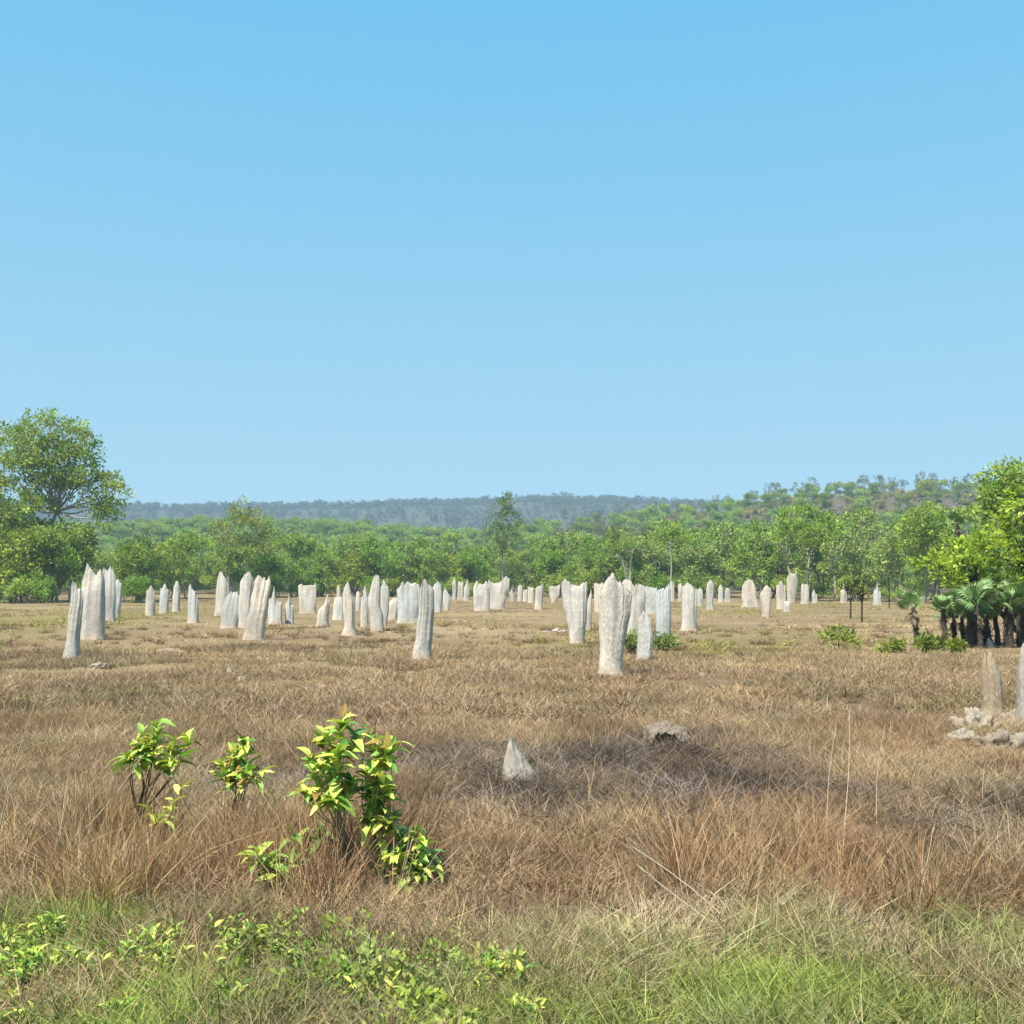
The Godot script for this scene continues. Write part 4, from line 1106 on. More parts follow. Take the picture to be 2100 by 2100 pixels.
	mound("lone low cone in the near grass with a sharp tip", Vector3(0.06, 0, -8.93), [[0, -0.14, 0.14], [0.09, -0.13, 0.13], [0.21, -0.12, 0.08], [0.31, -0.11, 0.02], [0.42, -0.08, -0.05]],
		[Vector2(-0.99, 0.2), Vector2(-0.8, 0.31), Vector2(-0.33, 0.42), Vector2(0.11, 0.36), Vector2(0.5, 0.27), Vector2(0.79, 0.19), Vector2(0.94, 0.09)], 0.3, dull, 0, 0.16, 2)
	pass

func rubble() -> void:
	rng.seed = 303
	var pale := Color(0.43, 0.385, 0.32)
	lump("clay_stone", "flat pale stone in the greenish grass at the left edge", "stone", Vector3(-11.79, 0, -24.62), Vector3(0.18, 0.06, 0.12), pale)
	lump("clay_stone", "larger pale clod at the foot of the leaning grey mound, left end", "stone", Vector3(-8.44, 0, -21.61), Vector3(0.17, 0.11, 0.13), Color(0.35, 0.30, 0.25))
	lump("clay_stone", "small pale clod between the leaning mound and the larger clod", "stone", Vector3(-9.01, 0, -22.53), Vector3(0.07, 0.10, 0.07), Color(0.35, 0.30, 0.25))
	lump("clay_stone", "pale stone on bare ground below the slim posts", "stone", Vector3(-8.78, 0, -25.30), Vector3(0.10, 0.07, 0.09), pale)
	lump("clay_stone", "wide tan clod right of the pale stone below the slim posts", "stone", Vector3(-8.23, 0, -25.47), Vector3(0.40, 0.10, 0.2), Color(0.34, 0.27, 0.19))
	lump("clay_stone", "upright one of two pale stones left of the field centre", "stone", Vector3(-5.28, 0, -19.77), Vector3(0.06, 0.11, 0.05), pale)
	lump("clay_stone", "right one of two pale stones left of the field centre", "stone", Vector3(-4.74, 0, -18.59), Vector3(0.08, 0.09, 0.07), pale)
	lump("clay_rubble", "largest white lump of the rubble left of the notched grey mound", "rubble", Vector3(1.58, 0, -36.88), Vector3(0.18, 0.13, 0.15), pale)
	lump("clay_rubble", "small lump at the right end of the rubble by the notched mound", "rubble", Vector3(1.82, 0, -36.88), Vector3(0.10, 0.08, 0.1), pale)
	lump("clay_rubble", "low lump at the left end of the rubble by the notched mound", "rubble", Vector3(1.18, 0, -36.51), Vector3(0.16, 0.07, 0.1), Color(0.37, 0.31, 0.25))
	lump("clay_stone", "pale stone at the bottom edge of the view among green leaves", "stone", Vector3(-0.45, 0, -4.13), Vector3(0.06, 0.045, 0.05), Color(0.36, 0.30, 0.24))
	lump("clay_stone", "tiny white stone on bare ground right of the grey pillar", "stone", Vector3(-2.82, 0, -38.41), Vector3(0.07, 0.05, 0.06), pale)
	# broken ground round the brown crumbling mound
	lump("clay_rubble", "wide pale slab of rubble left of the brown crumbling mound", "rubble", Vector3(5.10, 0, -11.71), Vector3(0.22, 0.20, 0.16), Color(0.38, 0.325, 0.26), 0.6)
	lump("clay_rubble", "pale block of rubble right of the brown crumbling mound", "rubble", Vector3(5.79, 0, -12.33), Vector3(0.11, 0.17, 0.10), Color(0.38, 0.325, 0.25), 0.5)
	lump("clay_rubble", "grassy grey hump below the brown crumbling mound", "rubble", Vector3(4.88, 0, -10.62), Vector3(0.19, 0.17, 0.15), Color(0.28, 0.23, 0.17), 0.5)
	lump("clay_rubble", "low rubble at the foot of the mound cut by the right edge", "rubble", Vector3(5.22, 0, -10.83), Vector3(0.12, 0.13, 0.10), Color(0.38, 0.325, 0.26), 0.5)
	hollow("old_hollow", "low pale rubble dome with a dark burrow mouth below the brown mound", Vector3(4.67, 0, -11.02), Vector3(0.20, 0.15, 0.16), Color(0.36, 0.31, 0.245), 0.35)
	hollow("broken_mound", "broken hollow mound with a pale rim over a dark cavity", Vector3(1.56, 0, -10.83), Vector3(0.26, 0.27, 0.20), Color(0.255, 0.21, 0.165), 0.8)

func hollow(called: String, label: String, at: Vector3, size: Vector3, tone: Color, mouth: float) -> void:
	# a dome shell, open towards the viewer's side, with a thick rim
	at = on_ground(at)
	var t := thing(called, label, "broken mound", at)
	var o := Vector3(rng.randf() * 50, rng.randf() * 50, rng.randf() * 50)
	for shell in 2:
		var a := Acc.new()
		var nt := 96
		var nv := 36
		for j in nv + 1:
			var la := -0.1 + (PI * 0.5 + 0.1) * j / nv
			for i in nt:
				var th := TAU * i / nt
				var d := Vector3(cos(th) * cos(la), sin(la), sin(th) * cos(la))
				var k := 1.0 + 0.28 * fine_noise.get_noise_3dv(d * 1.6 + o) + 0.15 * bumps.get_noise_3dv(d * 30.0 + o)
				if j == nv: k = 0.95
				a.v.append(d * size * k * (1.0 if shell == 0 else 0.80))
				var tt := 1.0 + 0.3 * fine_noise.get_noise_3dv(d * 4.0 + o)
				a.c.append(Color(tone.r * tt, tone.g * tt, tone.b * tt) if shell == 0 else Color(0.12, 0.085, 0.06))
		for j in nv:
			for i in nt:
				var mid := TAU * (i + 0.5) / nt
				var la := (PI * 0.5) * (j + 0.5) / nv
				var away: float = absf(wrapf(mid - PI * 0.5 - 0.05, -PI, PI))
				if away < mouth * (1.0 - 0.5 * la) and la < mouth * 1.15 + 0.12 * sin(mid * 9.0): continue
				var p0 := j * nt + i
				var p1 := j * nt + (i + 1) % nt
				a.tri(p0, p0 + nt, p1)
				a.tri(p1, p0 + nt, p1 + nt)
		a.n = grid_normals(a.v, a.i)
		obj("crust" if shell == 0 else "cavity", a.done(), M.clay, t)

func palms_and_near_trees() -> void:
	rng.seed = 404
	# palm clump on the right, dark trunks close together
	var spots := [[Vector3(11.59, 0, -28.18), 0.92, "leftmost dark trunked fan palm of the clump"], [Vector3(12.18, 0, -29.06), 1.05, "second palm from the left in the clump, slightly behind"], [Vector3(12.52, 0, -29.29), 0.95, "palm in the left middle of the clump with pale ground showing beside it"],
		[Vector3(12.33, 0, -28.39), 1.1, "palm just left of the dark heart of the clump"], [Vector3(12.99, 0, -29.53), 0.95, "palm in the dark heart of the clump"], [Vector3(12.32, 0, -27.76), 1.05, "thickest dark palm, in front at the heart of the clump"],
		[Vector3(13.03, 0, -29.06), 1.15, "palm behind the small white spike"], [Vector3(13.09, 0, -28.84), 1.0, "palm right of the small white spike"], [Vector3(13.58, 0, -29.53), 1.1, "slim palm in the right half of the clump"],
		[Vector3(13.26, 0, -28.39), 1.0, "palm with one bare trunk near the right edge"], [Vector3(13.32, 0, -28.18), 1.05, "twin trunked looking palm close to the right edge"], [Vector3(13.93, 0, -29.06), 1.1, "palm at the right edge of the view"], [Vector3(13.80, 0, -28.39), 1.05, "palm cut off by the right edge of the view"], [Vector3(14.38, 0, -29.06), 1.1, "palm beyond the right edge, its fronds reaching into view"]]
	for s in spots:
		fan_palm(s[2], s[0], s[1] * rnd(0.85, 1.22), 14, 4, rnd(0.50, 0.76), Vector3(rnd(-0.12, 0.12), 0, rnd(-0.1, 0.1)), "fan palms of the dark clump", 0.68, 0.3)
	fan_palm("small lone palm with hanging dead fronds left of the clump", Vector3(11.33, 0, -29.53), 1.1, 6, 7, 0.64, Vector3(-0.08, 0, 0), "", 0.8, 0.62)
	fan_palm("tall thin palm with a small dark head above the bright tree", Vector3(13.35, 0, -30.75), 3.55, 6, 5, 0.42, Vector3(-0.28, 0, 0), "", 0.45, 0.55)
	# the bright tree over the palms
	var foot := Vector3(14.10, 0, -30.00)
	var bright := [Color(0.26, 0.37, 0.035), Color(0.36, 0.45, 0.05), Color(0.15, 0.25, 0.03), Color(0.44, 0.52, 0.09)]
	var bl := []
	for b in [Vector3(12.00, 2.33, -30.00), Vector3(12.53, 2.48, -30.50), Vector3(12.54, 2.74, -30.00), Vector3(12.49, 2.31, -29.50), Vector3(13.03, 2.60, -30.00), Vector3(13.08, 2.38, -29.50), Vector3(13.59, 2.95, -30.00), Vector3(14.05, 3.40, -30.50), Vector3(13.70, 2.73, -29.50), Vector3(14.09, 2.33, -30.00), Vector3(14.30, 3.09, -30.00), Vector3(14.50, 3.86, -30.00), Vector3(14.93, 4.25, -30.50), Vector3(14.54, 3.44, -30.00), Vector3(14.42, 2.67, -30.00), Vector3(14.69, 2.33, -30.00), Vector3(15.44, 3.64, -31.00), Vector3(13.64, 2.26, -30.00), Vector3(15.06, 2.88, -30.00), Vector3(12.04, 1.84, -29.50), Vector3(12.41, 1.70, -29.50), Vector3(13.08, 1.91, -30.00), Vector3(13.41, 1.63, -30.00), Vector3(13.84, 1.84, -30.00), Vector3(14.06, 1.70, -29.60), Vector3(14.60, 1.77, -30.00), Vector3(13.62, 2.99, -31.00), Vector3(15.89, 4.08, -31.00), Vector3(15.24, 2.19, -30.00)]:
		bl.append([b - foot, Vector3(0.36, 0.28, 0.36) * rnd(0.85, 1.2)])
	special_tree("bright_leaved_tree", "bright yellow green large leaved tree over the palm clump", foot, [[Vector3(0.6, 0, 0.1), Vector3(-0.1, 1.75, 0)], [Vector3(0.6, 0, 0.1), Vector3(0.5, 2.3, 0)], [Vector3(0.6, 0, 0.1), Vector3(-0.9, 1.9, 0.1)]], bl, 0.09, 0.15, 1.0, bright, Color(0.06, 0.05, 0.045))
	foot = Vector3(19.40, 0, -40.96)
	bl = []
	for b in [Vector3(19.13, 5.71, -41.00), Vector3(19.61, 5.84, -41.00), Vector3(18.73, 5.13, -41.00), Vector3(19.77, 5.12, -42.00), Vector3(19.92, 5.32, -41.00), Vector3(18.90, 4.46, -41.00), Vector3(20.04, 4.43, -42.00), Vector3(18.51, 4.37, -41.00), Vector3(20.77, 5.81, -42.00), Vector3(20.63, 5.04, -41.00)]:
		bl.append([b - foot, Vector3(0.75, 0.6, 0.75)])
	special_tree("tall_green_tree", "taller mid green tree behind the bright leaved one, near the right edge", foot, [[Vector3(0, 0, 0), Vector3(0, 3.4, 0)]], bl, 0.11, 0.17, 1.0, M.greens, Color(0.12, 0.10, 0.08))
	# burnt saplings standing in the clearing
	var n := 0
	for s in [[Vector3(16.20, 0, -50.48), 1.75, "left one of two thin burnt saplings in the right field"], [Vector3(15.29, 0, -46.07), 1.95, "right one of two thin burnt saplings, with a dark leaf clump"], [Vector3(25.33, 0, -70.81), 2.3, "lone thin dark sapling at the woodland edge, right field"]]:
		var p: Vector3 = on_ground(s[0])
		var h: float = s[1]
		var t := thing("burnt_sapling", s[2], "sapling", p, 0, "burnt saplings")
		var a := Acc.new()
		limb(a, Vector3(0, -0.05, 0), Vector3(rnd(-0.15, 0.15), h, 0), 0.045, 0.02, Color(0.045, 0.035, 0.03), 0.03)
		for k in 4: limb(a, Vector3(0, h * rnd(0.4, 0.8), 0), Vector3(rnd(-0.4, 0.4), h * rnd(0.8, 1.05), rnd(-0.3, 0.3)), 0.02, 0.008, Color(0.045, 0.035, 0.03))
		obj("stem", a.done(), M.bark, t)
		var lb := [[Vector3(0.1, h * 0.95, 0), Vector3(0.28, 0.25, 0.28)], [Vector3(-0.2, h * 0.8, 0.1), Vector3(0.2, 0.18, 0.2)]]
		if n == 1: lb.append([Vector3(0.15, h * 0.62, 0), Vector3(0.28, 0.42, 0.28)])
		obj("foliage", leaf_cloud(lb, 0.13, 0.6, [Color(0.05, 0.06, 0.025), Color(0.03, 0.03, 0.02), Color(0.09, 0.13, 0.03)]), M.leaf, t)
		n += 1

func low_bush(label: String, at: Vector3, w: float, h: float, greens: Array, cover := 0.5) -> void:
	at = on_ground(at)
	var t := thing("low_bush", label, "bush", at, 0.0)
	var lb := []
	var a := Acc.new()
	for k in 7:
		var p := Vector3(rnd(-w, w) * 0.42, rnd(0.35, 0.8) * h, rnd(-w, w) * 0.25)
		lb.append([p, Vector3(w * 0.16, h * 0.28, w * 0.16)])
		limb(a, Vector3(p.x * 0.3, -0.03, p.z * 0.3), p, 0.012, 0.005, Color(0.12, 0.09, 0.06))
	obj("stem", a.done(), M.bark, t)
	obj("foliage", leaf_cloud(lb, 0.10, cover, greens), M.leaf, t)

func shrubs() -> void:
	rng.seed = 505
	var lime := [Color(0.25, 0.30, 0.05), Color(0.19, 0.26, 0.04), Color(0.30, 0.32, 0.08)]
	low_bush("wide low yellow green bush in the right field", Vector3(8.48, 0, -27.35), 1.0, 0.55, lime, 0.35)
	low_bush("small yellow green bush in front of the lone palm, left of it", Vector3(8.77, 0, -24.46), 0.55, 0.32, lime)
	low_bush("bright round bush at the foot of the lone palm", Vector3(9.75, 0, -24.96), 0.36, 0.50, lime)
	low_bush("small dull bush right of the lone palm's foot", Vector3(10.76, 0, -26.56), 0.36, 0.42, [Color(0.14, 0.17, 0.05), Color(0.18, 0.2, 0.06)])
	low_bush("faint yellow sprig in front of the palm clump", Vector3(10.64, 0, -25.30), 0.3, 0.28, lime, 0.3)
	low_bush("green bush low between the palm trunks", Vector3(12.64, 0, -29.06), 0.36, 0.42, [Color(0.12, 0.17, 0.04), Color(0.16, 0.2, 0.05)])
	low_bush("pair of pale green leaves clump between the great mound and the curved one", Vector3(2.66, 0, -23.83), 0.5, 0.45, [Color(0.20, 0.26, 0.08), Color(0.25, 0.30, 0.11)], 0.35)
	low_bush("pale green clump at the foot of the blue grey mound", Vector3(3.64, 0, -25.47), 0.6, 0.35, [Color(0.20, 0.26, 0.08), Color(0.25, 0.30, 0.11)], 0.35)
	low_bush("green yellow bush at the woodland edge between the right posts", Vector3(28.40, 0, -94.38), 3.0, 0.9, lime, 0.25)

	var mix := [M.leaf_bright, M.leaf_bright, M.leaf_fresh, M.leaf_yellow, M.leaf_fresh, M.leaf_shade, M.leaf_bright, M.leaf_yellow, M.leaf_bright, M.leaf_fresh, M.leaf_dry]
	var dark := [M.leaf_fresh, M.leaf_shade, M.leaf_shade, M.leaf_bright]
	var wood := Color(0.20, 0.16, 0.11)
	leafy_shrub("largest leafy shrub, upright on a bare pale stem, in the near grass left of centre", Vector3(-0.88, 0, -5.84), [Vector3(-0.91, 0.95, -5.75), Vector3(-0.97, 0.89, -5.70), Vector3(-0.85, 0.90, -5.70), Vector3(-1.05, 0.82, -5.75), Vector3(-1.11, 0.76, -5.70), Vector3(-1.13, 0.60, -5.65), Vector3(-1.01, 0.72, -5.80), Vector3(-0.89, 0.82, -5.60), Vector3(-1.02, 0.60, -5.60), Vector3(-0.95, 0.58, -5.85), Vector3(-1.09, 0.53, -5.70), Vector3(-0.88, 0.69, -5.70), Vector3(-1.09, 0.66, -5.80), Vector3(-0.95, 0.55, -5.60), Vector3(-0.98, 0.82, -5.90), Vector3(-0.87, 0.57, -5.70)], 0.108, 18, Color(0.30, 0.25, 0.17), mix)
	leafy_shrub("tall leafy shrub joined to the right side of the largest one", Vector3(-0.72, 0, -5.76), [Vector3(-0.80, 0.87, -5.80), Vector3(-0.71, 0.85, -5.75), Vector3(-0.65, 0.78, -5.70), Vector3(-0.76, 0.75, -5.85), Vector3(-0.66, 0.67, -5.70), Vector3(-0.77, 0.63, -5.80), Vector3(-0.64, 0.57, -5.70), Vector3(-0.73, 0.53, -5.75), Vector3(-0.81, 0.55, -5.80), Vector3(-0.78, 0.74, -5.65), Vector3(-0.68, 0.44, -5.70), Vector3(-0.77, 0.46, -5.70), Vector3(-0.64, 0.40, -5.70), Vector3(-0.70, 0.64, -5.60), Vector3(-0.69, 0.32, -5.70)], 0.105, 18, wood, mix)
	leafy_shrub("dense shrub low right of the largest shrub", Vector3(-0.56, 0, -5.79), [Vector3(-0.69, 0.39, -5.70), Vector3(-0.62, 0.30, -5.65), Vector3(-0.47, 0.32, -5.70), Vector3(-0.41, 0.18, -5.70), Vector3(-0.49, 0.25, -5.65), Vector3(-0.54, 0.18, -5.60), Vector3(-0.65, 0.22, -5.70), Vector3(-0.45, 0.14, -5.60), Vector3(-0.53, 0.09, -5.60), Vector3(-0.72, 0.28, -5.70), Vector3(-0.53, 0.35, -5.70), Vector3(-0.42, 0.23, -5.80), Vector3(-0.61, 0.35, -5.80)], 0.085, 20, wood, mix)
	leafy_shrub("small broad leaved shrub low left of the largest shrub", Vector3(-1.29, 0, -5.75), [Vector3(-1.31, 0.27, -5.65), Vector3(-1.22, 0.26, -5.70), Vector3(-1.31, 0.20, -5.60), Vector3(-1.23, 0.17, -5.60), Vector3(-1.19, 0.20, -5.70), Vector3(-1.26, 0.13, -5.60)], 0.115, 14, wood, [M.leaf_bright, M.leaf_fresh, M.leaf_fresh])
	leafy_shrub("dark leaved shrub between the small broad leaved and the largest shrub", Vector3(-1.18, 0, -6.37), [Vector3(-1.25, 0.26, -6.10), Vector3(-1.19, 0.23, -6.20), Vector3(-1.07, 0.23, -6.10), Vector3(-1.18, 0.19, -6.10), Vector3(-1.09, 0.21, -6.00)], 0.115, 12, wood, dark)
	leafy_shrub("leafy shrub on a thin dark stem, furthest left, under a dry stalk", Vector3(-2.43, 0, -6.87), [Vector3(-2.41, 0.71, -6.70), Vector3(-2.33, 0.78, -6.70), Vector3(-2.27, 0.78, -6.75), Vector3(-2.21, 0.72, -6.70), Vector3(-2.15, 0.69, -6.70), Vector3(-2.07, 0.62, -6.70), Vector3(-2.12, 0.55, -6.70), Vector3(-2.32, 0.67, -6.60), Vector3(-2.31, 0.67, -6.80), Vector3(-2.35, 0.63, -6.60), Vector3(-2.08, 0.64, -6.80)], 0.115, 18, Color(0.10, 0.075, 0.055), mix)
	leafy_shrub("leafy shrub between the furthest left and the largest one", Vector3(-1.78, 0, -6.87), [Vector3(-1.85, 0.56, -6.70), Vector3(-1.79, 0.64, -6.70), Vector3(-1.71, 0.66, -6.70), Vector3(-1.69, 0.67, -6.75), Vector3(-1.65, 0.53, -6.70), Vector3(-1.58, 0.51, -6.60), Vector3(-1.83, 0.50, -6.70), Vector3(-1.76, 0.58, -6.80), Vector3(-1.66, 0.49, -6.60)], 0.108, 17, Color(0.2, 0.16, 0.12), mix)
	leafy_shrub("few yellowish leaves low under the furthest left shrub", Vector3(-2.15, 0, -6.61), [Vector3(-2.15, 0.35, -6.40), Vector3(-2.08, 0.28, -6.40), Vector3(-2.05, 0.39, -6.50), Vector3(-2.04, 0.32, -6.40)], 0.11, 6, wood, [M.leaf_yellow, M.leaf_bright])
	# low green sprigs among the grey twigs, bottom left
	var low := [Vector3(-2.19, 0, -4.77), Vector3(-2.15, 0, -4.89), Vector3(-2.07, 0, -4.94), Vector3(-2.01, 0, -4.52), Vector3(-2.04, 0, -4.40), Vector3(-1.96, 0, -4.18), Vector3(-1.93, 0, -4.50), Vector3(-1.97, 0, -4.69), Vector3(-1.81, 0, -4.52), Vector3(-1.67, 0, -4.47), Vector3(-1.67, 0, -4.76), Vector3(-1.58, 0, -4.69), Vector3(-1.53, 0, -4.76), Vector3(-1.41, 0, -4.52), Vector3(-1.48, 0, -4.52), Vector3(-1.61, 0, -4.83), Vector3(-1.64, 0, -4.58), Vector3(-1.28, 0, -4.76), Vector3(-1.27, 0, -4.90), Vector3(-1.15, 0, -4.63), Vector3(-1.13, 0, -4.76), Vector3(-1.10, 0, -4.82), Vector3(-1.04, 0, -4.96), Vector3(-0.94, 0, -4.69), Vector3(-1.03, 0, -4.63), Vector3(-1.17, 0, -4.46), Vector3(-1.04, 0, -4.83)]
	for p in low: sprig(p, "low bright green sprig among grey twigs, bottom left", "low green sprigs bottom left", rnd(0.75, 1.15))
	for p in [Vector3(-0.71, 0, -4.87), Vector3(-0.64, 0, -4.69), Vector3(-0.54, 0, -4.52), Vector3(-0.45, 0, -4.40), Vector3(-0.58, 0, -4.46), Vector3(-0.52, 0, -4.69), Vector3(-0.65, 0, -4.15), Vector3(-0.55, 0, -4.10), Vector3(-0.47, 0, -4.25), Vector3(-0.39, 0, -4.15), Vector3(-0.59, 0, -4.77), Vector3(-0.64, 0, -4.31)]: sprig(p, "low bright green sprig in the grass, bottom centre", "low green sprigs bottom centre", rnd(0.75, 1.1))
	for p in [Vector3(-0.07, 0, -4.40), Vector3(-0.04, 0, -4.30), Vector3(-0.09, 0, -4.26), Vector3(0.04, 0, -4.06)]: sprig(p, "green sprig beside the pale stone's right, at the tall green grass", "green sprigs right of the bottom stone", rnd(0.8, 1.1))
	for p in [Vector3(-1.46, 0, -4.18), Vector3(-1.48, 0, -4.06), Vector3(-0.98, 0, -4.15), Vector3(-1.37, 0, -4.04), Vector3(-1.85, 0, -4.00), Vector3(-1.07, 0, -4.09)]: sprig(p, "green sprig at the bottom edge among dry brown twigs", "green sprigs at the bottom edge", rnd(0.7, 1.0))
	name_sprigs()

func name_sprigs() -> void:
	# each by the strip it stands in and what grows above it, then by its turn from the left
	var all: Array = M.sprigs
	all.sort_custom(func(p, q): return p.position.x < q.position.x)
	var marks := [[-0.46, "at the left edge"], [-0.36, "below the furthest left shrub"], [-0.26, "below the second shrub from the left"], [-0.19, "below the largest shrub"], [-0.11, "below the dense low shrub"], [0.0, "right of the bottom stone"]]
	var kin := {}
	for t in all:
		var a: float = t.position.x / -t.position.z
		var spot := ""
		var near := 9.0
		for m in marks:
			if absf(m[0] - a) < near:
				near = absf(m[0] - a)
				spot = m[1]
		var depth := "front" if t.position.z > -4.2 else ("middle" if t.position.z > -4.55 else "back")
		var what := "low sprig in the %s grassy strip, %s" % [depth, spot]
		kin[what] = kin.get(what, []) + [t]
	for what in kin:
		var of_kind: Array = kin[what]
		for k in of_kind.size():
			var turn: String = "" if of_kind.size() == 1 else ["leftmost ", "second ", "third ", "fourth ", "fifth ", "sixth ", "seventh ", "eighth ", "ninth ", "tenth "][mini(k, 9)]
			of_kind[k].set_meta("label", turn + what)
			of_kind[k].set_meta("group", "low green sprigs along the bottom")

func stalk(label: String, foot: Vector3, tip: Vector3, r: float, col: Color) -> void:
	foot = on_ground(foot)
	var t := thing("grass_stalk", label, "grass stalk", foot, 0, "long dry grass stalks")
	var a := Acc.new()
	limb(a, Vector3(0, -0.03, 0), tip - foot, r, r * 0.45, col, 0.04, 5)
	obj("stem", a.done(), M.bark, t)
	var e := Acc.new()
	var d := (tip - foot).normalized()
	for k in 5: limb(e, tip - foot - d * 0.02 * k, tip - foot - d * 0.02 * k + (d + rnd_dir() * 0.25).normalized() * 0.035, r * 0.5, r * 0.15, col, 0.05, 4)
	obj("seed_head", e.done(), M.bark, t)

func scatter(n: int, z0: float, z1: float, keep: Callable, power := 1.0) -> Array:
	# points in the wedge of field before the viewer, thicker towards z0 with power > 1
	var a := []
	for k in n:
		var d := lerpf(z0, z1, pow(rng.randf(), power))
		var x := d * rnd(-0.62, 0.62) + rnd(-1.2, 1.2)
		if rng.randf() < float(keep.call(x, -d)): a.append(Vector3(x, ground_h(x, -d), -d))
	return a

func sow(called: String, label: String, meshes: Array, spots: Array, lo: float, hi: float, tint: Callable, category := "grass") -> void:
	var n := meshes.size()
	for m in n:
		var where := []
		var tints := []
		for k in range(m, spots.size(), n):
			var p: Vector3 = spots[k]
			var s := rnd(lo, hi)
			where.append(Transform3D(Basis(Vector3.UP, rnd(0, TAU)).scaled(Vector3(s, s * rnd(0.8, 1.2), s)), p))
			tints.append(tint.call(p.x, p.z))
		if where.size(): many(called, meshes[m], M.blade, where, tints, label if m == 0 else label + ", mixed with it", category)

func shade(c: Color, a: float) -> Color:
	var k := rnd(1 - a, 1 + a)
	return Color(c.r * k * rnd(0.95, 1.05), c.g * k, c.b * k * rnd(0.92, 1.08))

func clear_of_shrubs(x: float, z: float) -> bool:
	for c in M.shrub_spots:
		if absf(x - c.x) < c.y and z > c.z - 0.15 and z < c.z + 0.75: return false
	return true

func any_of(cols: Array, a: float) -> Color:
	return shade(cols[rng.randi() % cols.size()], a)

func grasses() -> void:
	rng.seed = 606
	M.shrub_spots = []
	for p in [[Vector3(-1.29, 0, -5.75), 0.20], [Vector3(-0.56, 0, -5.79), 0.28], [Vector3(-1.18, 0, -6.37), 0.20]]:
		M.shrub_spots.append(Vector3(p[0].x, p[1], p[0].z))
	var one := [Color(1, 1, 1), Color(0.8, 0.78, 0.75), Color(1.25, 1.2, 1.1), Color(0.5, 0.45, 0.4), Color(1.5, 1.4, 1.25)]
	var green_near := func(x, z):
		var d: float = -z
		var edge := 5.3 + 1.3 * patches.get_noise_2d(x * 9, z * 9)
		var side := smoothstep(-1.2, 0.3, x)
		return clampf((edge - d) * 1.4, 0, 1) * lerpf(0.85, 1.0, side)
	var matted := func(x, z):
		return maxf(patch(x, z, 0.75, -9.5, 1.9, 1.9), maxf(patch(x, z, 4.2, -7.4, 1.5, 1.3) * 0.6, patch(x, z, -2.2, -9.2, 1.2, 1.2) * 0.4))
	var straw_at := func(x, z):
		return maxf(patch(x, z, -1.9, -6.4, 1.6, 0.95), patch(x, z, 1.5, -6.15, 1.1, 0.55) * 0.42)
	# --- dry brown grass of the field, three depths
	var dry := []
	for k in 6: dry.append(tuft(1000, 0.05, 0.19, 0.7, 0.0036, 0.30, 0.6, 0.45, one, 42, 0.06))
	var brown := func(x, z):
		var n := patches.get_noise_2d(x * 9.0, z * 9.0)
		var c := lin(182, 158, 126).lerp(lin(148, 122, 96), clampf(0.45 + n * 2.0, 0, 1))
		c = c.lerp(lin(172, 142, 110), clampf(patches.get_noise_2d(x * 5 + 200, z * 5) * 2.4, 0, 0.7))
		c = c.lerp(lin(192, 174, 142), clampf(patches.get_noise_2d(x * 6 - 200, z * 6) * 2.4, 0, 0.7))
		c = c.lerp(lin(122, 108, 98), matted.call(x, z) * 0.85)
		return shade(c, 0.32)
	var not_green := func(x, z): return (1.0 - 0.8 * green_near.call(x, z)) * clampf(0.75 + 1.6 * patches.get_noise_2d(x * 12, z * 12), 0.05, 1.0) * (1.0 - 0.7 * matted.call(x, z))
	sow("dry_grass", "short dry brown grass covering the near field", dry, scatter(2600, 3.3, 13.0, not_green, 0.62), 0.7, 1.35, brown)
	var mid := []
	for k in 4: mid.append(tuft(1300, 0.05, 0.17, 0.9, 0.008, 0.60, 0.5, 0.35, one, 60, 0.10))
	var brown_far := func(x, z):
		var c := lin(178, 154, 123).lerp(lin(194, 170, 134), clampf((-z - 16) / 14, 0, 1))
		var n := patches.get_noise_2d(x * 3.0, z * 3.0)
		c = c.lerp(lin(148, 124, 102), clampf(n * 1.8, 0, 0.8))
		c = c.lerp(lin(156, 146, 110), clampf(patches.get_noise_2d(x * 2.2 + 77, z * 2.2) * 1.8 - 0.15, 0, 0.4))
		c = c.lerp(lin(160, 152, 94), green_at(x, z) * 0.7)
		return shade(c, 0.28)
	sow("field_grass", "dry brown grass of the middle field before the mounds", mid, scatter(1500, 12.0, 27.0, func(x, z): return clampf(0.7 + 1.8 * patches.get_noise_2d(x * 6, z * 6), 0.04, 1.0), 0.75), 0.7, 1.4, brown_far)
	var low := []
	for k in 4: low.append(tuft(260, 0.04, 0.13, 1.0, 0.020, 1.1, 0.5, 0.3, one, 22, 0.2))
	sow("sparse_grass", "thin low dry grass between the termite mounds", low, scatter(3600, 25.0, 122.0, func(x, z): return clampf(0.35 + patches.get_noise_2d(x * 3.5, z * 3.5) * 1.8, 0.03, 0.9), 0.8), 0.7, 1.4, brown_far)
	# --- grey matted grass round the lone cone
	var mat := []
	for k in 4: mat.append(tuft(900, 0.10, 0.27, 0.9, 0.0048, 0.28, 1.0, 0.9, [Color(1, 1, 1), Color(0.65, 0.6, 0.6), Color(1.4, 1.35, 1.25), Color(0.32, 0.28, 0.27), Color(1.7, 1.6, 1.5)], 26, 0.08))
	sow("matted_grass", "grey matted dead grass round the lone low cone", mat, scatter(900, 6.0, 12.6, matted, 0.8), 0.7, 1.25, func(_x, _z): return any_of([lin(128, 114, 104), lin(150, 136, 124), lin(98, 86, 78)], 0.3), "grass")
	# --- tall straw
	var tall := []
	for k in 4: tall.append(tuft(320, 0.16, 0.58, 0.55, 0.0038, 0.30, 0.35, 0.22, [Color(1, 1, 1), Color(0.8, 0.7, 0.6), Color(1.35, 1.25, 1.1), Color(0.5, 0.4, 0.32), Color(1.6, 1.5, 1.35)], 16, 0.07))
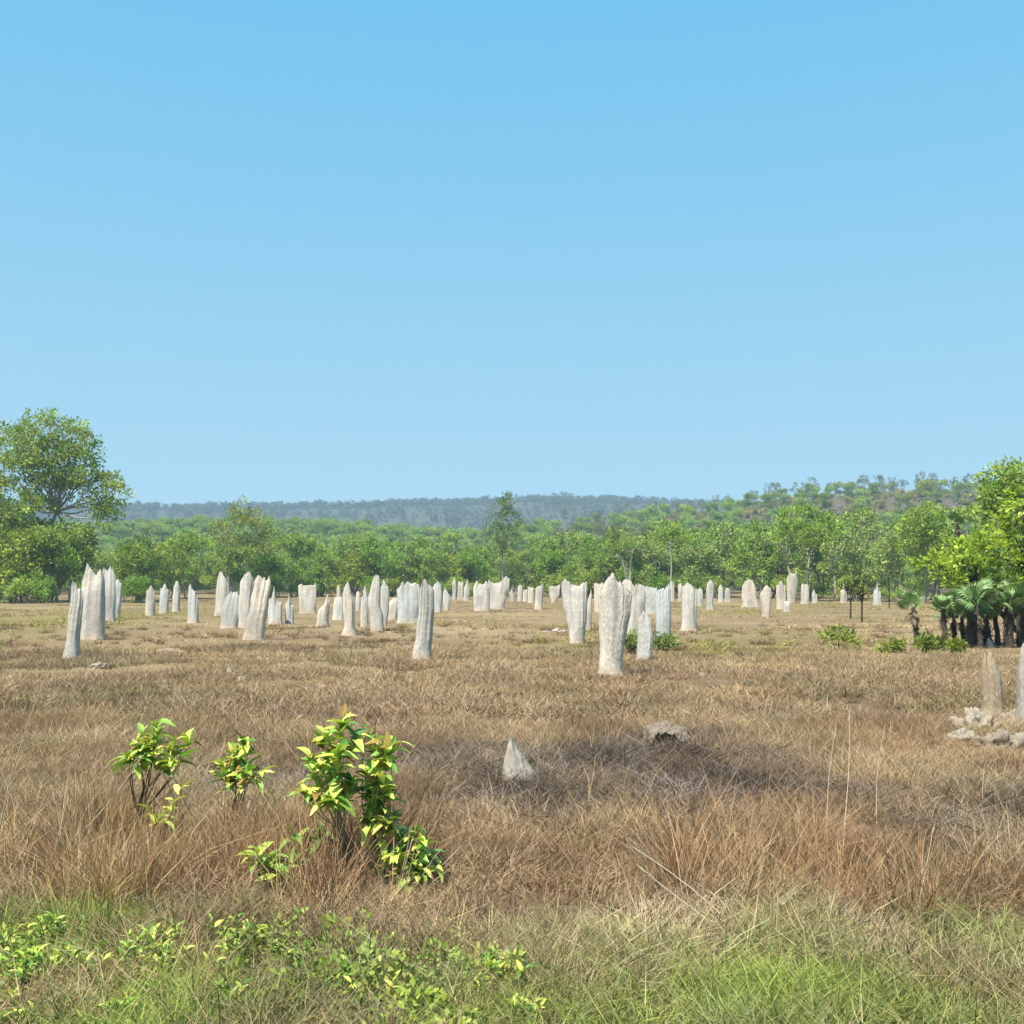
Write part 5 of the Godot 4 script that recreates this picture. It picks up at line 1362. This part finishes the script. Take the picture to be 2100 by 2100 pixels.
	sow("tall_straw", "tall orange brown straw standing left and right in the near field", tall, scatter(620, 5.0, 8.6, func(x, z): return straw_at.call(x, z) * clampf(0.7 + 1.4 * patches.get_noise_2d(x * 14, z * 14), 0.08, 1) if clear_of_shrubs(x, z) else 0.0), 0.6, 1.15, func(_x, _z): return any_of([lin(186, 157, 120), lin(172, 142, 110), lin(202, 176, 138), lin(150, 122, 96)], 0.22))
	var thin := []
	for k in 3: thin.append(tuft(26, 0.25, 0.72, 0.8, 0.0034, 0.35, 0.25, 0.2, one, 7, 0.07))
	sow("straw_stems", "scattered long pale straw stems in the near field", thin, scatter(340, 4.6, 12.0, func(x, z): return 0.2 + 0.6 * straw_at.call(x, z) if clear_of_shrubs(x, z) else 0.0), 0.5, 1.1, func(_x, _z): return shade(lin(196, 166, 126), 0.2))
	# --- green grass
	var green := []
	for k in 5: green.append(tuft(900, 0.05, 0.21, 1.0, 0.0038, 0.22, 0.65, 0.35, [Color(1, 1, 1), Color(0.7, 0.8, 0.65), Color(1.3, 1.25, 1.0), Color(1.5, 1.35, 1.1), Color(0.42, 0.45, 0.34), Color(1.15, 0.95, 0.85), Color(1.2, 1.0, 0.85)], 22, 0.05))
	sow("green_grass", "soft green grass along the bottom, thickest at the right", green, scatter(920, 3.0, 6.4, func(x, z): return green_near.call(x, z) * clampf(0.75 + 1.3 * patches.get_noise_2d(x * 15 + 40, z * 15), 0.1, 1)), 0.6, 1.3, func(x, z):
		var lush := clampf(0.45 + patches.get_noise_2d(x * 14, z * 14) * 2.2, 0, 1)
		if rng.randf() < 0.24: return any_of([lin(168, 148, 112), lin(146, 126, 100), lin(184, 170, 128)], 0.25)
		return shade(lin(156, 154, 112).lerp(lin(146, 161, 84), lush), 0.32))
	# --- dead twigs, bottom left
	var tw := [twig_tuft(60, 0.24, 0.22, 8), twig_tuft(50, 0.20, 0.22, 6)]
	sow("dead_twigs", "dead grey brown twigs tangled in the grass", tw, scatter(170, 3.4, 5.6, func(x, z): return clampf(0.35 + patches.get_noise_2d(x * 10 + 70, z * 10) * 2.4, 0.05, 1) * smoothstep(1.0, -0.6, x)), 0.7, 1.3, func(_x, _z): return shade(lin(170, 144, 114), 0.35), "twigs")
	# --- darker tussocks scattered in the dry grass
	var tus := []
	for k in 3: tus.append(tuft(60, 0.10, 0.30, 0.9, 0.006, 0.10, 0.5, 0.35, one))
	sow("brown_tussocks", "darker brown tussocks scattered through the dry grass", tus, scatter(2400, 5.5, 42.0, func(x, z): return clampf(0.25 + 1.6 * patches.get_noise_2d(x * 7 + 31, z * 7), 0.03, 0.9), 0.7), 0.6, 1.3, func(_x, _z): return any_of([lin(118, 96, 76), lin(134, 112, 90), lin(112, 100, 74), lin(124, 92, 72)], 0.25))
	# --- small green weeds in the bottom strip
	var weed := []
	for k in 2: weed.append(leaf_cloud([[Vector3(0, 0.07, 0), Vector3(0.15, 0.06, 0.15)], [Vector3(0.1, 0.09, 0.05), Vector3(0.10, 0.05, 0.10)]], 0.030, 0.40, [Color(1, 1, 1), Color(0.7, 0.8, 0.6), Color(1.25, 1.2, 0.9), Color(1.1, 0.95, 0.8)]))
	sow("low_weeds", "small green weeds mixed through the grass along the bottom", weed, scatter(620, 3.2, 5.3, func(x, z): return clampf(0.10 + 2.2 * patches.get_noise_2d(x * 12 + 11, z * 12), 0.02, 0.8) * smoothstep(1.2, -0.2, x) * clampf((4.85 + z) * 3.0, 0, 1)), 0.6, 1.2, func(_x, _z): return any_of([lin(142, 162, 74), lin(128, 150, 76), lin(156, 164, 92), lin(116, 134, 70)], 0.25), "weeds")
	# --- green herbs round the central mounds
	var herb := [leaf_cloud([[Vector3(0, 0.1, 0), Vector3(0.14, 0.10, 0.14)]], 0.09, 0.5, [Color(1, 1, 1), Color(0.75, 0.8, 0.7), Color(1.2, 1.15, 1.0)])]
	sow("green_herbs", "specks of green herbs in the grass round the central mounds", herb, scatter(5000, 24, 90, func(x, z): return pow(green_at(x, z), 2.0) * 0.7, 1.4), 0.35, 0.85, func(_x, _z): return shade(lin(160, 158, 86), 0.25), "herbs")
	# --- dark tussocks one can tell apart
	for s in [[Vector3(0.51, 0, -13.89), 0.8, "dark dry tussock in the field right of centre"], [Vector3(-0.38, 0, -22.28), 0.7, "small dark tussock in the tan ground right of the lone pillar"], [Vector3(-6.56, 0, -13.89), 1.1, "dark weedy tussock at the left edge"], [Vector3(-0.20, 0, -8.31), 0.8, "dark brown tussock left of the lone low cone"], [Vector3(-8.23, 0, -21.44), 0.8, "dark tussock at the rubble of the leaning grey mound"]]:
		var p: Vector3 = on_ground(s[0])
		var t := obj("dark_tussock", tuft(70, 0.12, 0.34, 0.9, 0.007, 0.13, 0.5, 0.4, [Color(0.09, 0.07, 0.04), Color(0.15, 0.11, 0.06), Color(0.06, 0.045, 0.03), Color(0.22, 0.17, 0.1)]), M.blade)
		t.position = p
		t.scale = Vector3.ONE * float(s[1])
		tag(t, s[2], "tussock")
	# --- single long stalks
	var pale := Color(0.62, 0.50, 0.34)
	stalk("longest pale stalk leaning right, at the left edge", Vector3(-3.08, 0, -6.37), Vector3(-2.63, 1.21, -6.00), 0.0045, pale)
	stalk("pale stalk leaning over the furthest left shrub's foot", Vector3(-2.75, 0, -6.37), Vector3(-2.19, 0.67, -6.30), 0.004, pale)
	stalk("thick pale stalk bent down across the furthest left shrub", Vector3(-2.26, 0, -7.46), Vector3(-2.27, 0.89, -6.60), 0.0055, Color(0.66, 0.54, 0.36))
	stalk("dry stalk crossing the furthest left shrub's leaves", Vector3(-2.08, 0, -7.23), Vector3(-2.14, 0.78, -6.50), 0.0045, pale)
	stalk("upright stalk below the left stalks", Vector3(-2.58, 0, -6.15), Vector3(-2.63, 0.52, -6.10), 0.004, pale)
	stalk("upper one of two fallen pale stalks in the green grass", Vector3(1.08, 0, -5.14), Vector3(0.58, 0.44, -5.10), 0.0045, pale)
	stalk("lower one of two fallen pale stalks in the green grass", Vector3(1.04, 0, -5.05), Vector3(0.60, 0.37, -5.00), 0.0045, Color(0.6, 0.5, 0.33))
	stalk("upright pale stalk in the right straw", Vector3(2.00, 0, -5.35), Vector3(2.21, 0.42, -5.60), 0.0030, Color(0.5, 0.40, 0.27))
	stalk("thin bright stalk standing above the right field", Vector3(2.12, 0, -6.87), Vector3(2.29, 0.84, -7.20), 0.0026, Color(0.55, 0.45, 0.31))
	stalk("curved stalk left of the thin bright one", Vector3(2.02, 0, -6.87), Vector3(2.26, 0.71, -7.40), 0.0022, Color(0.46, 0.37, 0.25))
	stalk("stalk right of the thin bright one", Vector3(2.35, 0, -6.87), Vector3(2.56, 0.71, -7.30), 0.0022, Color(0.46, 0.37, 0.25))
	stalk("pale stem rising through the dense low right shrub", Vector3(-0.63, 0, -5.73), Vector3(-0.51, 0.47, -5.40), 0.0055, pale)
	stalk("dry stalk pointing right from the dense low right shrub", Vector3(-0.49, 0, -5.94), Vector3(-0.27, 0.32, -5.60), 0.004, pale)
	stalk("slanting stalk at the far right of the straw", Vector3(2.75, 0, -6.15), Vector3(2.98, 0.22, -6.20), 0.0035, pale)
